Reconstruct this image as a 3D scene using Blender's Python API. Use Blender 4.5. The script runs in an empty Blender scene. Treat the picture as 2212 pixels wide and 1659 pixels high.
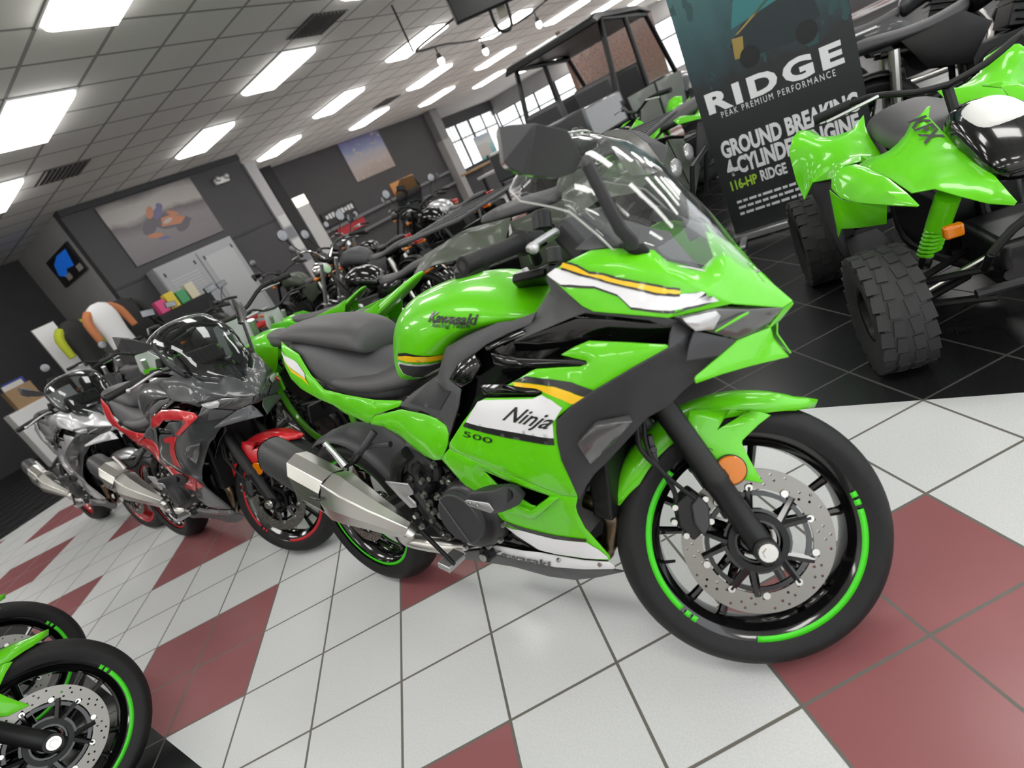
import bpy, bmesh, math, random
from mathutils import Vector as V, Matrix as MX, geometry as geo
from mathutils.bvhtree import BVHTree
random.seed(7)
C = bpy.context.scene.collection
PI = math.pi
# outlines of the vehicles in metres in their own frames: x forward, y to the left, z up
TR = {
 'nose_side': [(1.219,-0.215,0.978),(1.249,-0.2,0.989),(1.303,-0.195,0.976),(1.351,-0.185,0.959),(1.418,-0.165,0.916),(1.465,-0.13,0.867),(1.49,-0.095,0.834),(1.466,-0.12,0.838),(1.411,-0.19,0.851),(1.29,-0.215,0.893),(1.272,-0.218,0.908)],
 'nose_top': [(1.249,-0.2,0.989),(1.293,-0.17,0.996),(1.328,-0.155,0.988),(1.396,-0.14,0.964),(1.407,-0.125,0.939),(1.446,-0.085,0.905),(1.464,-0.06,0.918),(1.439,0.0,0.96),(1.515,0.0,0.864),(1.561,0.0,0.798),(1.548,-0.02,0.794),(1.49,-0.095,0.834),(1.465,-0.13,0.867),(1.418,-0.165,0.916),(1.351,-0.185,0.959),(1.303,-0.195,0.976)],
 'nose_white': [(1.219,-0.215,0.978),(1.236,-0.21,0.984),(1.264,-0.2,0.97),(1.327,-0.18,0.935),(1.374,-0.17,0.905),(1.419,-0.16,0.884),(1.456,-0.14,0.874),(1.466,-0.13,0.866),(1.473,-0.12,0.849),(1.45,-0.13,0.854),(1.414,-0.17,0.862),(1.354,-0.19,0.884),(1.336,-0.2,0.912),(1.301,-0.21,0.936),(1.242,-0.215,0.955)],
 'nose_yellow': [(1.251,-0.2,0.988),(1.278,-0.2,0.974),(1.298,-0.19,0.958),(1.32,-0.18,0.949),(1.365,-0.17,0.923),(1.409,-0.16,0.9),(1.429,-0.15,0.886),(1.428,-0.15,0.882),(1.397,-0.165,0.896),(1.343,-0.18,0.928),(1.297,-0.19,0.955),(1.245,-0.2,0.982)],
 'chin': [(1.509,-0.03,0.764),(1.515,0.0,0.757),(1.533,0.0,0.766),(1.561,0.0,0.793),(1.56,0.0,0.796),(1.546,-0.015,0.79),(1.53,-0.02,0.773),(1.523,-0.03,0.764)],
 'chin_side': [(1.523,-0.03,0.765),(1.477,-0.08,0.764),(1.455,-0.125,0.752),(1.424,-0.17,0.735),(1.422,-0.172,0.731),(1.422,-0.172,0.722),(1.457,-0.13,0.72),(1.491,-0.08,0.712),(1.538,-0.01,0.698),(1.52,-0.015,0.739)],
 'headlight': [(1.428,-0.18,0.846),(1.468,-0.125,0.838),(1.507,-0.07,0.813),(1.548,-0.02,0.793),(1.528,-0.02,0.776),(1.521,-0.025,0.766),(1.478,-0.08,0.765),(1.446,-0.14,0.806),(1.438,-0.16,0.814),(1.431,-0.175,0.836)],
 'headlamp_lens': [(1.428,-0.175,0.844),(1.467,-0.125,0.836),(1.472,-0.12,0.824),(1.457,-0.13,0.804),(1.438,-0.16,0.814),(1.432,-0.175,0.836)],
 'headlight_lower': [(1.439,-0.162,0.815),(1.479,-0.085,0.765),(1.457,-0.13,0.754),(1.421,-0.185,0.769),(1.427,-0.17,0.794)],
 'nose_brow': [(1.491,-0.09,0.811),(1.503,-0.075,0.812),(1.501,-0.076,0.808),(1.458,-0.13,0.799),(1.457,-0.13,0.802)],
 'dash_cowl': [(1.29,-0.165,0.996),(1.333,-0.15,0.99),(1.394,-0.135,0.963),(1.405,-0.12,0.939),(1.444,-0.08,0.905),(1.436,-0.07,0.913),(1.399,-0.05,0.966),(1.391,-0.04,0.98),(1.378,-0.07,0.994),(1.332,-0.09,1.028),(1.31,-0.12,1.032),(1.264,-0.175,1.006)],
 'screen_edge': [(1.159,-0.165,1.147),(1.162,-0.168,1.135),(1.177,-0.17,1.121),(1.227,-0.17,1.097),(1.271,-0.17,1.074),(1.286,-0.168,1.058),(1.285,-0.167,1.054),(1.31,-0.165,1.023),(1.323,-0.158,0.989),(1.362,-0.15,0.962),(1.401,-0.137,0.939),(1.412,-0.128,0.928),(1.441,-0.1,0.91),(1.469,-0.06,0.88),(1.515,0.0,0.864)],
 'screen_mid': [(1.245,0.0,1.217),(1.316,0.0,1.175),(1.367,0.0,1.117),(1.418,0.0,1.03),(1.467,0.0,0.945),(1.515,0.0,0.865)],
 'mirror': [(1.276,-0.305,1.225),(1.289,-0.3,1.221),(1.321,-0.285,1.208),(1.337,-0.27,1.196),(1.347,-0.25,1.175),(1.351,-0.21,1.143),(1.33,-0.21,1.125),(1.306,-0.23,1.125),(1.276,-0.265,1.144),(1.275,-0.28,1.147),(1.264,-0.3,1.166),(1.264,-0.305,1.173)],
 'mirror_arm': [(1.356,-0.212,1.128),(1.368,-0.2,1.045),(1.368,-0.185,1.014),(1.375,-0.172,0.99),(1.371,-0.165,0.978)],
 'mirror_far': [(1.153,0.3,1.242),(1.188,0.29,1.233),(1.235,0.27,1.208),(1.273,0.25,1.169),(1.299,0.23,1.123),(1.306,0.22,1.105),(1.289,0.22,1.098),(1.265,0.225,1.1),(1.232,0.235,1.108),(1.204,0.26,1.147),(1.18,0.28,1.19)],
 'mirror_arm_far': [(1.307,0.215,1.104),(1.323,0.2,1.043),(1.339,0.185,0.994),(1.356,0.165,0.938)],
 'mirror_base': [(1.343,-0.165,0.991),(1.357,-0.165,0.993),(1.37,-0.165,0.983),(1.388,-0.155,0.979),(1.393,-0.15,0.965),(1.39,-0.15,0.959),(1.376,-0.155,0.959),(1.361,-0.165,0.97)],
 'cowl_link': [(1.254,-0.19,0.903),(1.185,-0.17,0.974),(1.175,-0.16,0.944),(1.121,-0.15,0.909),(1.109,-0.165,0.891),(1.079,-0.175,0.877),(1.067,-0.185,0.861),(1.232,-0.195,0.888),(1.262,-0.2,0.892),(1.376,-0.19,0.853),(1.4,-0.18,0.834),(1.419,-0.16,0.835),(1.408,-0.185,0.849),(1.281,-0.2,0.89)],
 'side_cover': [(0.602,-0.175,0.748),(0.67,-0.165,0.779),(0.771,-0.155,0.811),(0.844,-0.165,0.877),(0.934,-0.17,0.895),(1.029,-0.17,0.907),(1.065,-0.165,0.903),(1.113,-0.16,0.907),(1.131,-0.165,0.91),(1.112,-0.17,0.888),(1.053,-0.178,0.88),(0.989,-0.185,0.867),(0.945,-0.19,0.851),(0.891,-0.19,0.837),(0.842,-0.19,0.803),(0.876,-0.195,0.777),(0.85,-0.2,0.734),(0.819,-0.2,0.702),(0.778,-0.2,0.657),(0.78,-0.195,0.682),(0.767,-0.19,0.702),(0.732,-0.185,0.714),(0.686,-0.18,0.73)],
 'side_cover_patch': [(0.748,-0.16,0.8),(0.844,-0.19,0.776),(0.77,-0.185,0.728),(0.651,-0.17,0.752)],
 'inner_side': [(0.739,-0.17,0.636),(0.82,-0.165,0.729),(0.853,-0.16,0.828),(0.977,-0.16,0.868),(1.116,-0.16,0.881),(1.211,-0.16,0.882),(1.355,-0.155,0.842),(1.422,-0.14,0.823),(1.424,-0.12,0.752),(1.371,-0.11,0.69),(1.285,-0.12,0.651),(1.205,-0.13,0.593),(1.113,-0.15,0.505),(1.055,-0.15,0.477),(0.916,-0.15,0.435),(0.833,-0.15,0.47),(0.711,-0.15,0.555)],
 'duct_fin': [(1.012,-0.205,0.852),(1.076,-0.208,0.831),(1.235,-0.215,0.807),(1.248,-0.215,0.801),(1.238,-0.215,0.796),(1.069,-0.21,0.811),(1.008,-0.205,0.824)],
 'duct_fin2': [(0.945,-0.205,0.788),(1.027,-0.21,0.78),(1.118,-0.22,0.761),(1.125,-0.22,0.755),(1.103,-0.22,0.75),(0.956,-0.21,0.757)],
 'duct_lip': [(0.987,-0.19,0.864),(1.096,-0.18,0.883),(1.104,-0.182,0.87),(1.034,-0.19,0.862),(0.992,-0.195,0.856)],
 'duct_lip2': [(0.896,-0.19,0.839),(0.952,-0.19,0.856),(0.964,-0.2,0.824),(0.928,-0.205,0.795),(0.883,-0.2,0.782),(0.852,-0.195,0.804)],
 'fairing_up': [(1.184,-0.205,0.822),(1.222,-0.206,0.834),(1.257,-0.206,0.841),(1.331,-0.203,0.825),(1.4,-0.196,0.807),(1.402,-0.197,0.801),(1.333,-0.213,0.779),(1.251,-0.226,0.749),(1.198,-0.232,0.727),(1.156,-0.236,0.705),(1.149,-0.236,0.697),(1.14,-0.236,0.672),(1.134,-0.236,0.646),(1.127,-0.232,0.607),(1.127,-0.225,0.562),(1.119,-0.21,0.507),(1.08,-0.215,0.513),(1.012,-0.222,0.546),(0.936,-0.222,0.575),(0.85,-0.218,0.605),(0.776,-0.21,0.632),(0.783,-0.208,0.647),(0.864,-0.212,0.704),(0.937,-0.216,0.749),(0.963,-0.217,0.756),(1.053,-0.222,0.751),(1.105,-0.225,0.748),(1.128,-0.226,0.754),(1.129,-0.226,0.761),(1.118,-0.225,0.767),(1.078,-0.222,0.773),(1.038,-0.22,0.78),(1.074,-0.217,0.79),(1.11,-0.215,0.802),(1.125,-0.215,0.805),(1.182,-0.216,0.801),(1.229,-0.217,0.797),(1.246,-0.217,0.8),(1.245,-0.216,0.805),(1.217,-0.21,0.812)],
 'fair_white': [(0.876,-0.21,0.702),(0.938,-0.21,0.749),(0.958,-0.21,0.752),(1.101,-0.22,0.745),(1.13,-0.22,0.752),(1.155,-0.22,0.741),(1.174,-0.22,0.724),(1.151,-0.23,0.703),(1.141,-0.23,0.695),(1.131,-0.23,0.661),(1.013,-0.22,0.679)],
 'fair_black': [(0.862,-0.21,0.692),(0.876,-0.21,0.702),(1.013,-0.22,0.679),(1.131,-0.23,0.661),(1.127,-0.23,0.645),(0.998,-0.22,0.664)],
 'fair_yellow': [(1.059,-0.217,0.784),(1.101,-0.217,0.779),(1.165,-0.22,0.767),(1.202,-0.22,0.752),(1.228,-0.225,0.738),(1.2,-0.23,0.726),(1.177,-0.225,0.741),(1.145,-0.224,0.755),(1.121,-0.222,0.765),(1.062,-0.22,0.776)],
 'fair_black2': [(1.098,-0.217,0.793),(1.141,-0.217,0.786),(1.208,-0.22,0.77),(1.251,-0.224,0.749),(1.23,-0.224,0.739),(1.202,-0.22,0.753),(1.165,-0.22,0.768),(1.103,-0.217,0.78),(1.059,-0.217,0.785)],
 'ninja': [(1.005,-0.222,0.707),(1.128,-0.222,0.682),(1.035,-0.222,0.736)],
 'five': [(0.854,-0.214,0.669),(0.946,-0.214,0.65),(0.864,-0.214,0.682)],
 'fairing_low': [(0.772,-0.207,0.63),(0.846,-0.215,0.602),(0.932,-0.219,0.573),(1.008,-0.219,0.543),(1.077,-0.212,0.51),(1.117,-0.207,0.504),(1.097,-0.2,0.475),(1.093,-0.197,0.454),(1.085,-0.178,0.404),(1.096,-0.165,0.361),(1.106,-0.15,0.314),(1.104,-0.15,0.302),(1.034,-0.155,0.302),(0.956,-0.16,0.308),(0.909,-0.165,0.321),(0.858,-0.17,0.359),(0.828,-0.173,0.396),(0.811,-0.175,0.417),(0.764,-0.185,0.497),(0.735,-0.19,0.55),(0.715,-0.196,0.603),(0.719,-0.2,0.601)],
 'low_vent': [(0.854,-0.2,0.566),(0.949,-0.205,0.531),(1.041,-0.203,0.501),(1.02,-0.2,0.484),(0.99,-0.198,0.468),(0.963,-0.195,0.471),(0.924,-0.195,0.499),(0.884,-0.195,0.516),(0.869,-0.195,0.538)],
 'low_vent_frame': [(0.854,-0.19,0.456),(0.962,-0.19,0.433),(1.073,-0.205,0.506),(1.042,-0.205,0.502),(0.972,-0.197,0.463),(0.901,-0.192,0.482)],
 'low_black': [(0.819,-0.174,0.409),(0.894,-0.17,0.388),(0.987,-0.165,0.37),(1.071,-0.16,0.365),(1.076,-0.16,0.374),(0.988,-0.166,0.383),(0.898,-0.17,0.399),(0.818,-0.175,0.419)],
 'low_white': [(0.832,-0.17,0.39),(0.893,-0.17,0.387),(0.987,-0.165,0.369),(1.072,-0.16,0.363),(1.091,-0.155,0.34),(1.102,-0.15,0.316),(1.102,-0.15,0.308),(1.037,-0.155,0.309),(0.959,-0.16,0.315),(0.919,-0.163,0.322),(0.869,-0.168,0.359)],
 'belly': [(0.675,-0.15,0.283),(0.742,-0.15,0.305),(0.843,-0.15,0.298),(0.892,-0.152,0.301),(0.95,-0.155,0.3),(1.03,-0.152,0.294),(1.098,-0.147,0.294),(1.104,-0.14,0.278),(1.099,-0.14,0.27),(1.011,-0.14,0.257),(0.922,-0.14,0.251),(0.8,-0.14,0.257),(0.714,-0.145,0.273)],
 'belly_low': [(0.417,-0.12,0.221),(0.668,-0.145,0.277),(0.797,-0.138,0.254),(0.92,-0.138,0.248),(1.097,-0.138,0.267),(1.096,-0.1,0.233),(1.004,-0.09,0.196),(0.926,-0.09,0.176),(0.838,-0.09,0.174),(0.721,-0.095,0.194),(0.548,-0.1,0.2),(0.425,-0.1,0.195)],
 'belly_yellow': [(0.678,-0.146,0.275),(0.769,-0.14,0.259),(0.852,-0.14,0.25),(0.887,-0.14,0.248),(0.838,-0.14,0.245),(0.767,-0.14,0.253),(0.678,-0.145,0.268)],
 'belly_txt': [(0.713,-0.146,0.269),(0.909,-0.142,0.256),(0.729,-0.15,0.293)],
 'belly_dark': [(0.686,-0.13,0.285),(0.762,-0.14,0.378),(0.787,-0.145,0.38),(0.823,-0.15,0.34),(0.88,-0.15,0.303),(0.889,-0.15,0.296),(0.84,-0.148,0.296),(0.736,-0.145,0.302)],
 'black_panel': [(1.414,-0.16,0.847),(1.429,-0.15,0.827),(1.43,-0.15,0.811),(1.435,-0.145,0.784),(1.445,-0.12,0.749),(1.412,-0.14,0.718),(1.382,-0.155,0.7),(1.361,-0.165,0.683),(1.313,-0.175,0.664),(1.28,-0.185,0.637),(1.219,-0.195,0.589),(1.173,-0.2,0.556),(1.148,-0.203,0.531),(1.118,-0.205,0.496),(1.129,-0.228,0.563),(1.131,-0.238,0.61),(1.138,-0.241,0.648),(1.144,-0.241,0.674),(1.154,-0.241,0.699),(1.201,-0.236,0.728),(1.253,-0.229,0.75),(1.335,-0.216,0.779),(1.404,-0.2,0.801),(1.404,-0.18,0.822)],
 'blinker': [(1.184,-0.238,0.648),(1.235,-0.235,0.683),(1.273,-0.225,0.683),(1.299,-0.205,0.675),(1.248,-0.205,0.633),(1.178,-0.21,0.587)],
 'tailside': [(-0.005,-0.085,0.999),(0.029,-0.09,0.977),(0.095,-0.1,0.944),(0.119,-0.11,0.911),(0.15,-0.12,0.869),(0.205,-0.13,0.818),(0.318,-0.14,0.794),(0.474,-0.15,0.766),(0.595,-0.155,0.755),(0.585,-0.158,0.741),(0.453,-0.155,0.722),(0.395,-0.15,0.695),(0.332,-0.14,0.713),(0.279,-0.135,0.727),(0.223,-0.13,0.76),(0.144,-0.125,0.787),(0.052,-0.118,0.829),(0.005,-0.112,0.869),(-0.013,-0.105,0.915),(-0.014,-0.095,0.962)],
 'tail_white': [(-0.012,-0.09,0.97),(0.013,-0.1,0.951),(0.067,-0.11,0.929),(0.089,-0.11,0.915),(0.119,-0.12,0.879),(0.115,-0.12,0.864),(0.052,-0.11,0.899),(0.007,-0.1,0.929)],
 'tail_yellow': [(0.002,-0.1,0.939),(0.044,-0.11,0.9),(0.115,-0.12,0.864),(0.13,-0.12,0.836),(0.097,-0.12,0.862),(0.038,-0.11,0.892)],
 'rearcowl': [(0.406,-0.15,0.705),(0.437,-0.152,0.719),(0.586,-0.16,0.733),(0.696,-0.175,0.716),(0.742,-0.185,0.706),(0.778,-0.195,0.689),(0.783,-0.2,0.667),(0.766,-0.2,0.639),(0.727,-0.195,0.604),(0.707,-0.192,0.592),(0.673,-0.185,0.586),(0.625,-0.175,0.596),(0.58,-0.165,0.616),(0.526,-0.155,0.652),(0.462,-0.15,0.68),(0.405,-0.148,0.69)],
 'tank_stripe': [(0.627,-0.1,0.874),(0.675,-0.11,0.874),(0.796,-0.15,0.857),(0.784,-0.15,0.842),(0.666,-0.11,0.858),(0.62,-0.1,0.866)],
 'tank_tri': [(0.601,-0.1,0.852),(0.613,-0.1,0.858),(0.768,-0.15,0.831),(0.765,-0.15,0.824),(0.637,-0.13,0.793),(0.599,-0.11,0.823)],
 'tank_txt': [(0.812,-0.15,0.945),(0.951,-0.15,0.912),(0.829,-0.15,0.964)],
 'tank_txt2': [(0.821,-0.155,0.931),(0.93,-0.155,0.908),(0.83,-0.155,0.94)],
 'heel': [(0.436,-0.2,0.529),(0.539,-0.2,0.521),(0.536,-0.19,0.493),(0.533,-0.19,0.482),(0.505,-0.19,0.475),(0.526,-0.19,0.454),(0.521,-0.19,0.438),(0.491,-0.19,0.434),(0.472,-0.2,0.48)],
 'slider': [(0.871,-0.3,0.546),(0.88,-0.29,0.558),(0.943,-0.28,0.556),(0.95,-0.26,0.542),(0.957,-0.25,0.511),(0.939,-0.26,0.49),(0.931,-0.29,0.501),(0.887,-0.31,0.53)],
 'slider_plate': [(0.888,-0.312,0.55),(0.898,-0.312,0.554),(0.951,-0.302,0.542),(0.957,-0.3,0.522),(0.945,-0.3,0.515),(0.896,-0.312,0.539)],
 'slider_bar': [(0.966,-0.27,0.544),(0.892,-0.15,0.488)],
 'engine_outline': [(0.477,-0.17,0.509),(0.515,-0.15,0.573),(0.634,-0.15,0.566),(0.708,-0.16,0.496),(0.796,-0.16,0.404),(0.775,-0.16,0.37),(0.681,-0.16,0.294),(0.631,-0.16,0.277),(0.539,-0.17,0.358),(0.459,-0.17,0.358),(0.473,-0.17,0.413)],
 'footpeg': [(0.315,-0.24,0.682),(0.345,-0.24,0.606),(0.312,-0.17,0.606),(0.38,-0.13,0.661),(0.433,-0.13,0.616),(0.348,-0.13,0.621)],
 'pipe': [(0.348,-0.2,0.33),(0.404,-0.18,0.316),(0.519,-0.15,0.282),(0.518,-0.14,0.269)],
 'header': [(1.057,-0.13,0.445),(1.084,-0.12,0.433),(1.111,-0.11,0.397),(1.094,-0.1,0.349),(1.074,-0.09,0.318),(1.046,-0.1,0.292)],
 'hugger': [(0.013,-0.09,0.586),(0.188,-0.1,0.572),(0.29,-0.11,0.541),(0.4,-0.11,0.474),(0.383,-0.1,0.511),(0.256,-0.1,0.565)],
 'fender_arm': [(1.28,-0.09,0.558),(1.296,-0.085,0.595),(1.379,-0.08,0.581),(1.414,-0.078,0.57),(1.442,-0.074,0.559),(1.459,-0.07,0.549),(1.428,-0.08,0.536),(1.387,-0.09,0.512),(1.385,-0.09,0.506),(1.393,-0.09,0.47),(1.409,-0.088,0.415),(1.36,-0.09,0.435),(1.325,-0.092,0.476),(1.272,-0.092,0.552)],
 'fender_hole': [(1.378,-0.08,0.578),(1.413,-0.078,0.568),(1.372,-0.084,0.554),(1.346,-0.087,0.546)],
 'reflector': [(1.352,-0.098,0.468),(1.381,-0.098,0.462),(1.346,-0.098,0.438)],
 'abs': [(1.281,-0.095,0.534),(1.314,-0.095,0.496),(1.292,-0.095,0.543)],
 'hose': [(1.179,-0.1,0.569),(1.185,-0.1,0.525),(1.213,-0.1,0.481),(1.229,-0.09,0.429),(1.224,-0.09,0.387)],
 'hose2': [(1.193,-0.1,0.562),(1.205,-0.1,0.498),(1.236,-0.1,0.449),(1.271,-0.1,0.408),(1.29,-0.09,0.382)],
 'grip': [(0.941,-0.36,0.949),(0.976,-0.32,0.965),(1.035,-0.25,0.994),(1.052,-0.22,1.004)],
 'lever': [(1.069,-0.33,0.953),(1.064,-0.31,0.972),(1.075,-0.27,0.988),(1.11,-0.2,1.004)],
 'reservoir': [(1.114,-0.18,0.989),(1.155,-0.12,1.029)],
 'muffc': [(-0.06,-0.25,0.655),(0.092,-0.257,0.587),(0.27,-0.25,0.502),(0.384,-0.235,0.438),(0.454,-0.2,0.364)],
 'bolts': [(0.584,-0.19,0.484),(0.594,-0.19,0.457),(0.578,-0.19,0.403),(0.51,-0.185,0.373),(0.598,-0.19,0.43),(0.521,-0.17,0.521),(0.572,-0.17,0.516),(0.603,-0.19,0.352),(0.616,-0.19,0.348),(0.722,-0.19,0.478),(0.808,-0.185,0.402),(0.638,-0.19,0.48),(0.663,-0.17,0.519),(0.495,-0.18,0.405),(0.647,-0.17,0.566),(0.661,-0.18,0.314)],
 'rear_fender': [(-0.35,-0.434,0.676),(-0.38,-0.403,0.728),(-0.42,-0.367,0.739),(-0.45,-0.317,0.717),(-0.42,-0.287,0.677),(-0.4,-0.236,0.661),(-0.36,-0.188,0.665),(-0.4,-0.124,0.7),(-0.36,-0.135,0.66),(-0.3,-0.14,0.618),(-0.18,-0.143,0.566),(-0.12,-0.141,0.546),(0.0,-0.257,0.615),(0.05,-0.322,0.635),(0.05,-0.363,0.602),(-0.2,-0.395,0.554),(-0.3,-0.426,0.466),(-0.33,-0.436,0.554)],
 'front_fender': [(0.2,-0.399,0.641),(0.2,-0.384,0.662),(0.2,-0.347,0.669),(0.2,-0.316,0.662),(0.28,-0.298,0.65),(0.38,-0.277,0.627),(0.5,-0.268,0.598),(0.6,-0.271,0.581),(0.6,-0.277,0.578),(0.5,-0.32,0.577),(0.38,-0.37,0.579),(0.28,-0.399,0.586),(0.22,-0.409,0.615)],
 'hood': [(0.2,-0.309,0.656),(0.1,-0.208,0.608),(0.1,-0.168,0.605),(0.15,-0.148,0.662),(0.18,-0.135,0.722),(0.2,-0.108,0.742),(0.15,-0.077,0.745),(0.16,-0.07,0.746),(0.22,-0.098,0.727),(0.3,-0.092,0.683),(0.42,-0.084,0.636),(0.58,-0.082,0.583),(0.72,-0.097,0.544),(0.72,-0.104,0.535),(0.66,-0.135,0.541),(0.6,-0.177,0.568),(0.56,-0.217,0.599),(0.5,-0.257,0.59),(0.38,-0.277,0.627),(0.28,-0.298,0.65)],
 'inner': [(0.2,-0.412,0.606),(0.26,-0.396,0.577),(0.36,-0.366,0.571),(0.46,-0.315,0.566),(0.4,-0.31,0.484),(0.3,-0.363,0.466),(0.25,-0.411,0.468),(0.2,-0.417,0.422)],
 'flare': [(-0.2,-0.391,0.553),(-0.1,-0.352,0.563),(0.0,-0.378,0.341),(0.0,-0.373,0.257),(-0.1,-0.369,0.258),(-0.2,-0.392,0.427),(-0.25,-0.406,0.522)],
 'shock': [(0.5,-0.185,0.503),(0.42,-0.218,0.344)],
 'kfx': [(0.2,-0.133,0.689),(0.31,-0.132,0.61),(0.25,-0.129,0.647)],
 'banner_corners': [(0.013,1.546),(0.023,0.041),(0.734,0.034),(0.868,1.108),(0.828,0.453),(0.015,1.008)],
 'banner_ridge': [(0.062,0.852),(0.806,0.822),(0.067,0.97)],
 'banner_peak': [(0.128,0.8),(0.753,0.768),(0.123,0.836)],
 'banner_gb': [(0.07,0.562),(0.834,0.545),(0.07,0.665)],
 'banner_cy': [(0.07,0.44),(0.82,0.428),(0.07,0.543)],
 'banner_hp': [(0.067,0.344),(0.23,0.341),(0.07,0.407)],
 'banner_hr': [(0.252,0.342),(0.405,0.337),(0.252,0.41)],
 'banner_l1': [(0.075,0.25),(0.487,0.244),(0.075,0.283)],
 'banner_l2': [(0.077,0.21),(0.489,0.206),(0.076,0.243)],
 'banner_l3': [(0.075,0.168),(0.492,0.166),(0.074,0.201)],
 'banner_pic': [(-0.033,1.226),(0.897,1.024),(0.582,1.158),(0.361,1.065)],
}

# ---------------------------------------------------------------- materials
MATS = {}
def mat(name, rgb, rough=.5, metal=0., coat=0., emit=0., spec=.5, coat_rough=.05):
    if name in MATS: return MATS[name]
    m = bpy.data.materials.new(name); m.use_nodes = True
    b = m.node_tree.nodes['Principled BSDF']
    b.inputs['Base Color'].default_value = (*rgb, 1)
    b.inputs['Roughness'].default_value = rough
    b.inputs['Metallic'].default_value = metal
    b.inputs['Coat Weight'].default_value = coat
    b.inputs['Coat Roughness'].default_value = coat_rough
    b.inputs['Specular IOR Level'].default_value = spec
    if emit:
        b.inputs['Emission Color'].default_value = (*rgb, 1); b.inputs['Emission Strength'].default_value = emit
    MATS[name] = m
    return m
def nodes(name, rough=.5):
    m = mat(name, (.5,.5,.5), rough); nt = m.node_tree
    return m, nt, nt.nodes['Principled BSDF']
def N(nt, kind, **kw):
    n = nt.nodes.new(kind)
    for k, v in kw.items():
        if k.startswith('i_'):
            k = k[2:]; n.inputs[int(k) if k.isdigit() else k.replace('_', ' ')].default_value = v
        else: setattr(n, k, v)
    return n
def math_n(nt, op, a, b=None, c=None):
    n = nt.nodes.new('ShaderNodeMath'); n.operation = op
    for i, v in enumerate((a, b, c)):
        if v is None: continue
        if isinstance(v, (int, float)): n.inputs[i].default_value = v
        else: nt.links.new(v, n.inputs[i])
    return n.outputs[0]
def mixc(nt, fac, a, b):
    n = nt.nodes.new('ShaderNodeMix'); n.data_type = 'RGBA'
    for i, v in ((0, fac), (6, a), (7, b)):
        if isinstance(v, (int, float)): n.inputs[i].default_value = v
        elif isinstance(v, tuple): n.inputs[i].default_value = (*v, 1)
        else: nt.links.new(v, n.inputs[i])
    return n.outputs[2]
GREEN = mat('green paint', (.12,.6,.004), .32, 0, .6, spec=.3, coat_rough=.025)
RED = mat('red paint', (.62,.012,.02), .28, 0, .9)
WHITE = mat('white decal', (.8,.8,.82), .3, 0, .6)
YELLOW = mat('yellow decal', (.9,.55,.005), .35, 0, .5)
BLACKG = mat('gloss black', (.004,.004,.0045), .12, 0, .5)
BLACKD = mat('black decal', (.012,.012,.013), .35, 0, .4)
GREY = mat('matt dark plastic', (.032,.032,.035), .5)
GREYL = mat('matt grey plastic', (.062,.062,.067), .5)
GRAPH = mat('graphite paint', (.045,.048,.052), .35, 0, .6)
SEATM = mat('seat vinyl', (.06,.058,.062), .5)
RUBBER = mat('rubber', (.011,.011,.012), .6, spec=.35)
SATIN = mat('satin black metal', (.008,.008,.0085), .42, spec=.35)
ENGINE = mat('engine black', (.009,.009,.01), .36)
STEEL = mat('steel', (.62,.61,.58), .3, 1)
BRUSH = mat('brushed stainless', (.6,.59,.56), .33, 1)
CHROME = mat('chrome', (.6,.6,.6), .12, 1)
ALU = mat('cast aluminium', (.55,.55,.56), .42, .9)
SILVER = mat('silver paint', (.55,.55,.57), .3, .6, .5)
BRONZE = mat('heat tinted pipe', (.16,.12,.08), .3, 1)
ROTORM = mat('rotor steel', (.27,.26,.24), .38, 1)
AMBER = mat('amber lens', (.62,.17,.0), .2, 0, .3)
REDL = mat('red lens', (.55,.01,.01), .2, 0, .6)
LENSW = mat('clear lens', (.5,.5,.5), .12, .35, .8)
LENSD = mat('smoked lens', (.1,.1,.1), .12, .2, .8)
OLIVE = mat('olive plastic', (.05,.062,.042), .5, 0, .15)
WHITEP = mat('white paint', (.75,.75,.74), .4)
WOOD = mat('tan board', (.32,.2,.1), .5)
def glass(name, tint, refl=.9):
    m = bpy.data.materials.new(name); m.use_nodes = True; nt = m.node_tree; nt.nodes.clear()
    o = N(nt, 'ShaderNodeOutputMaterial'); mx = N(nt, 'ShaderNodeMixShader')
    t = N(nt, 'ShaderNodeBsdfTransparent'); t.inputs[0].default_value = (*tint, 1)
    g = N(nt, 'ShaderNodeBsdfGlossy'); g.inputs['Roughness'].default_value = .03; g.inputs[0].default_value = (refl, refl, refl, 1)
    f = N(nt, 'ShaderNodeLayerWeight'); fac = math_n(nt, 'ADD', math_n(nt, 'MULTIPLY', math_n(nt, 'POWER', f.outputs['Facing'], 4.5), .9), .045)
    nt.links.new(fac, mx.inputs[0]); nt.links.new(t.outputs[0], mx.inputs[1]); nt.links.new(g.outputs[0], mx.inputs[2])
    nt.links.new(mx.outputs[0], o.inputs[0]); MATS[name] = m
    return m
SCREEN = glass('clear screen', (.92,.93,.93)); SMOKE = glass('smoked screen', (.52,.54,.55))
PANE = glass('window glass', (.95,.95,.95))
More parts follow.
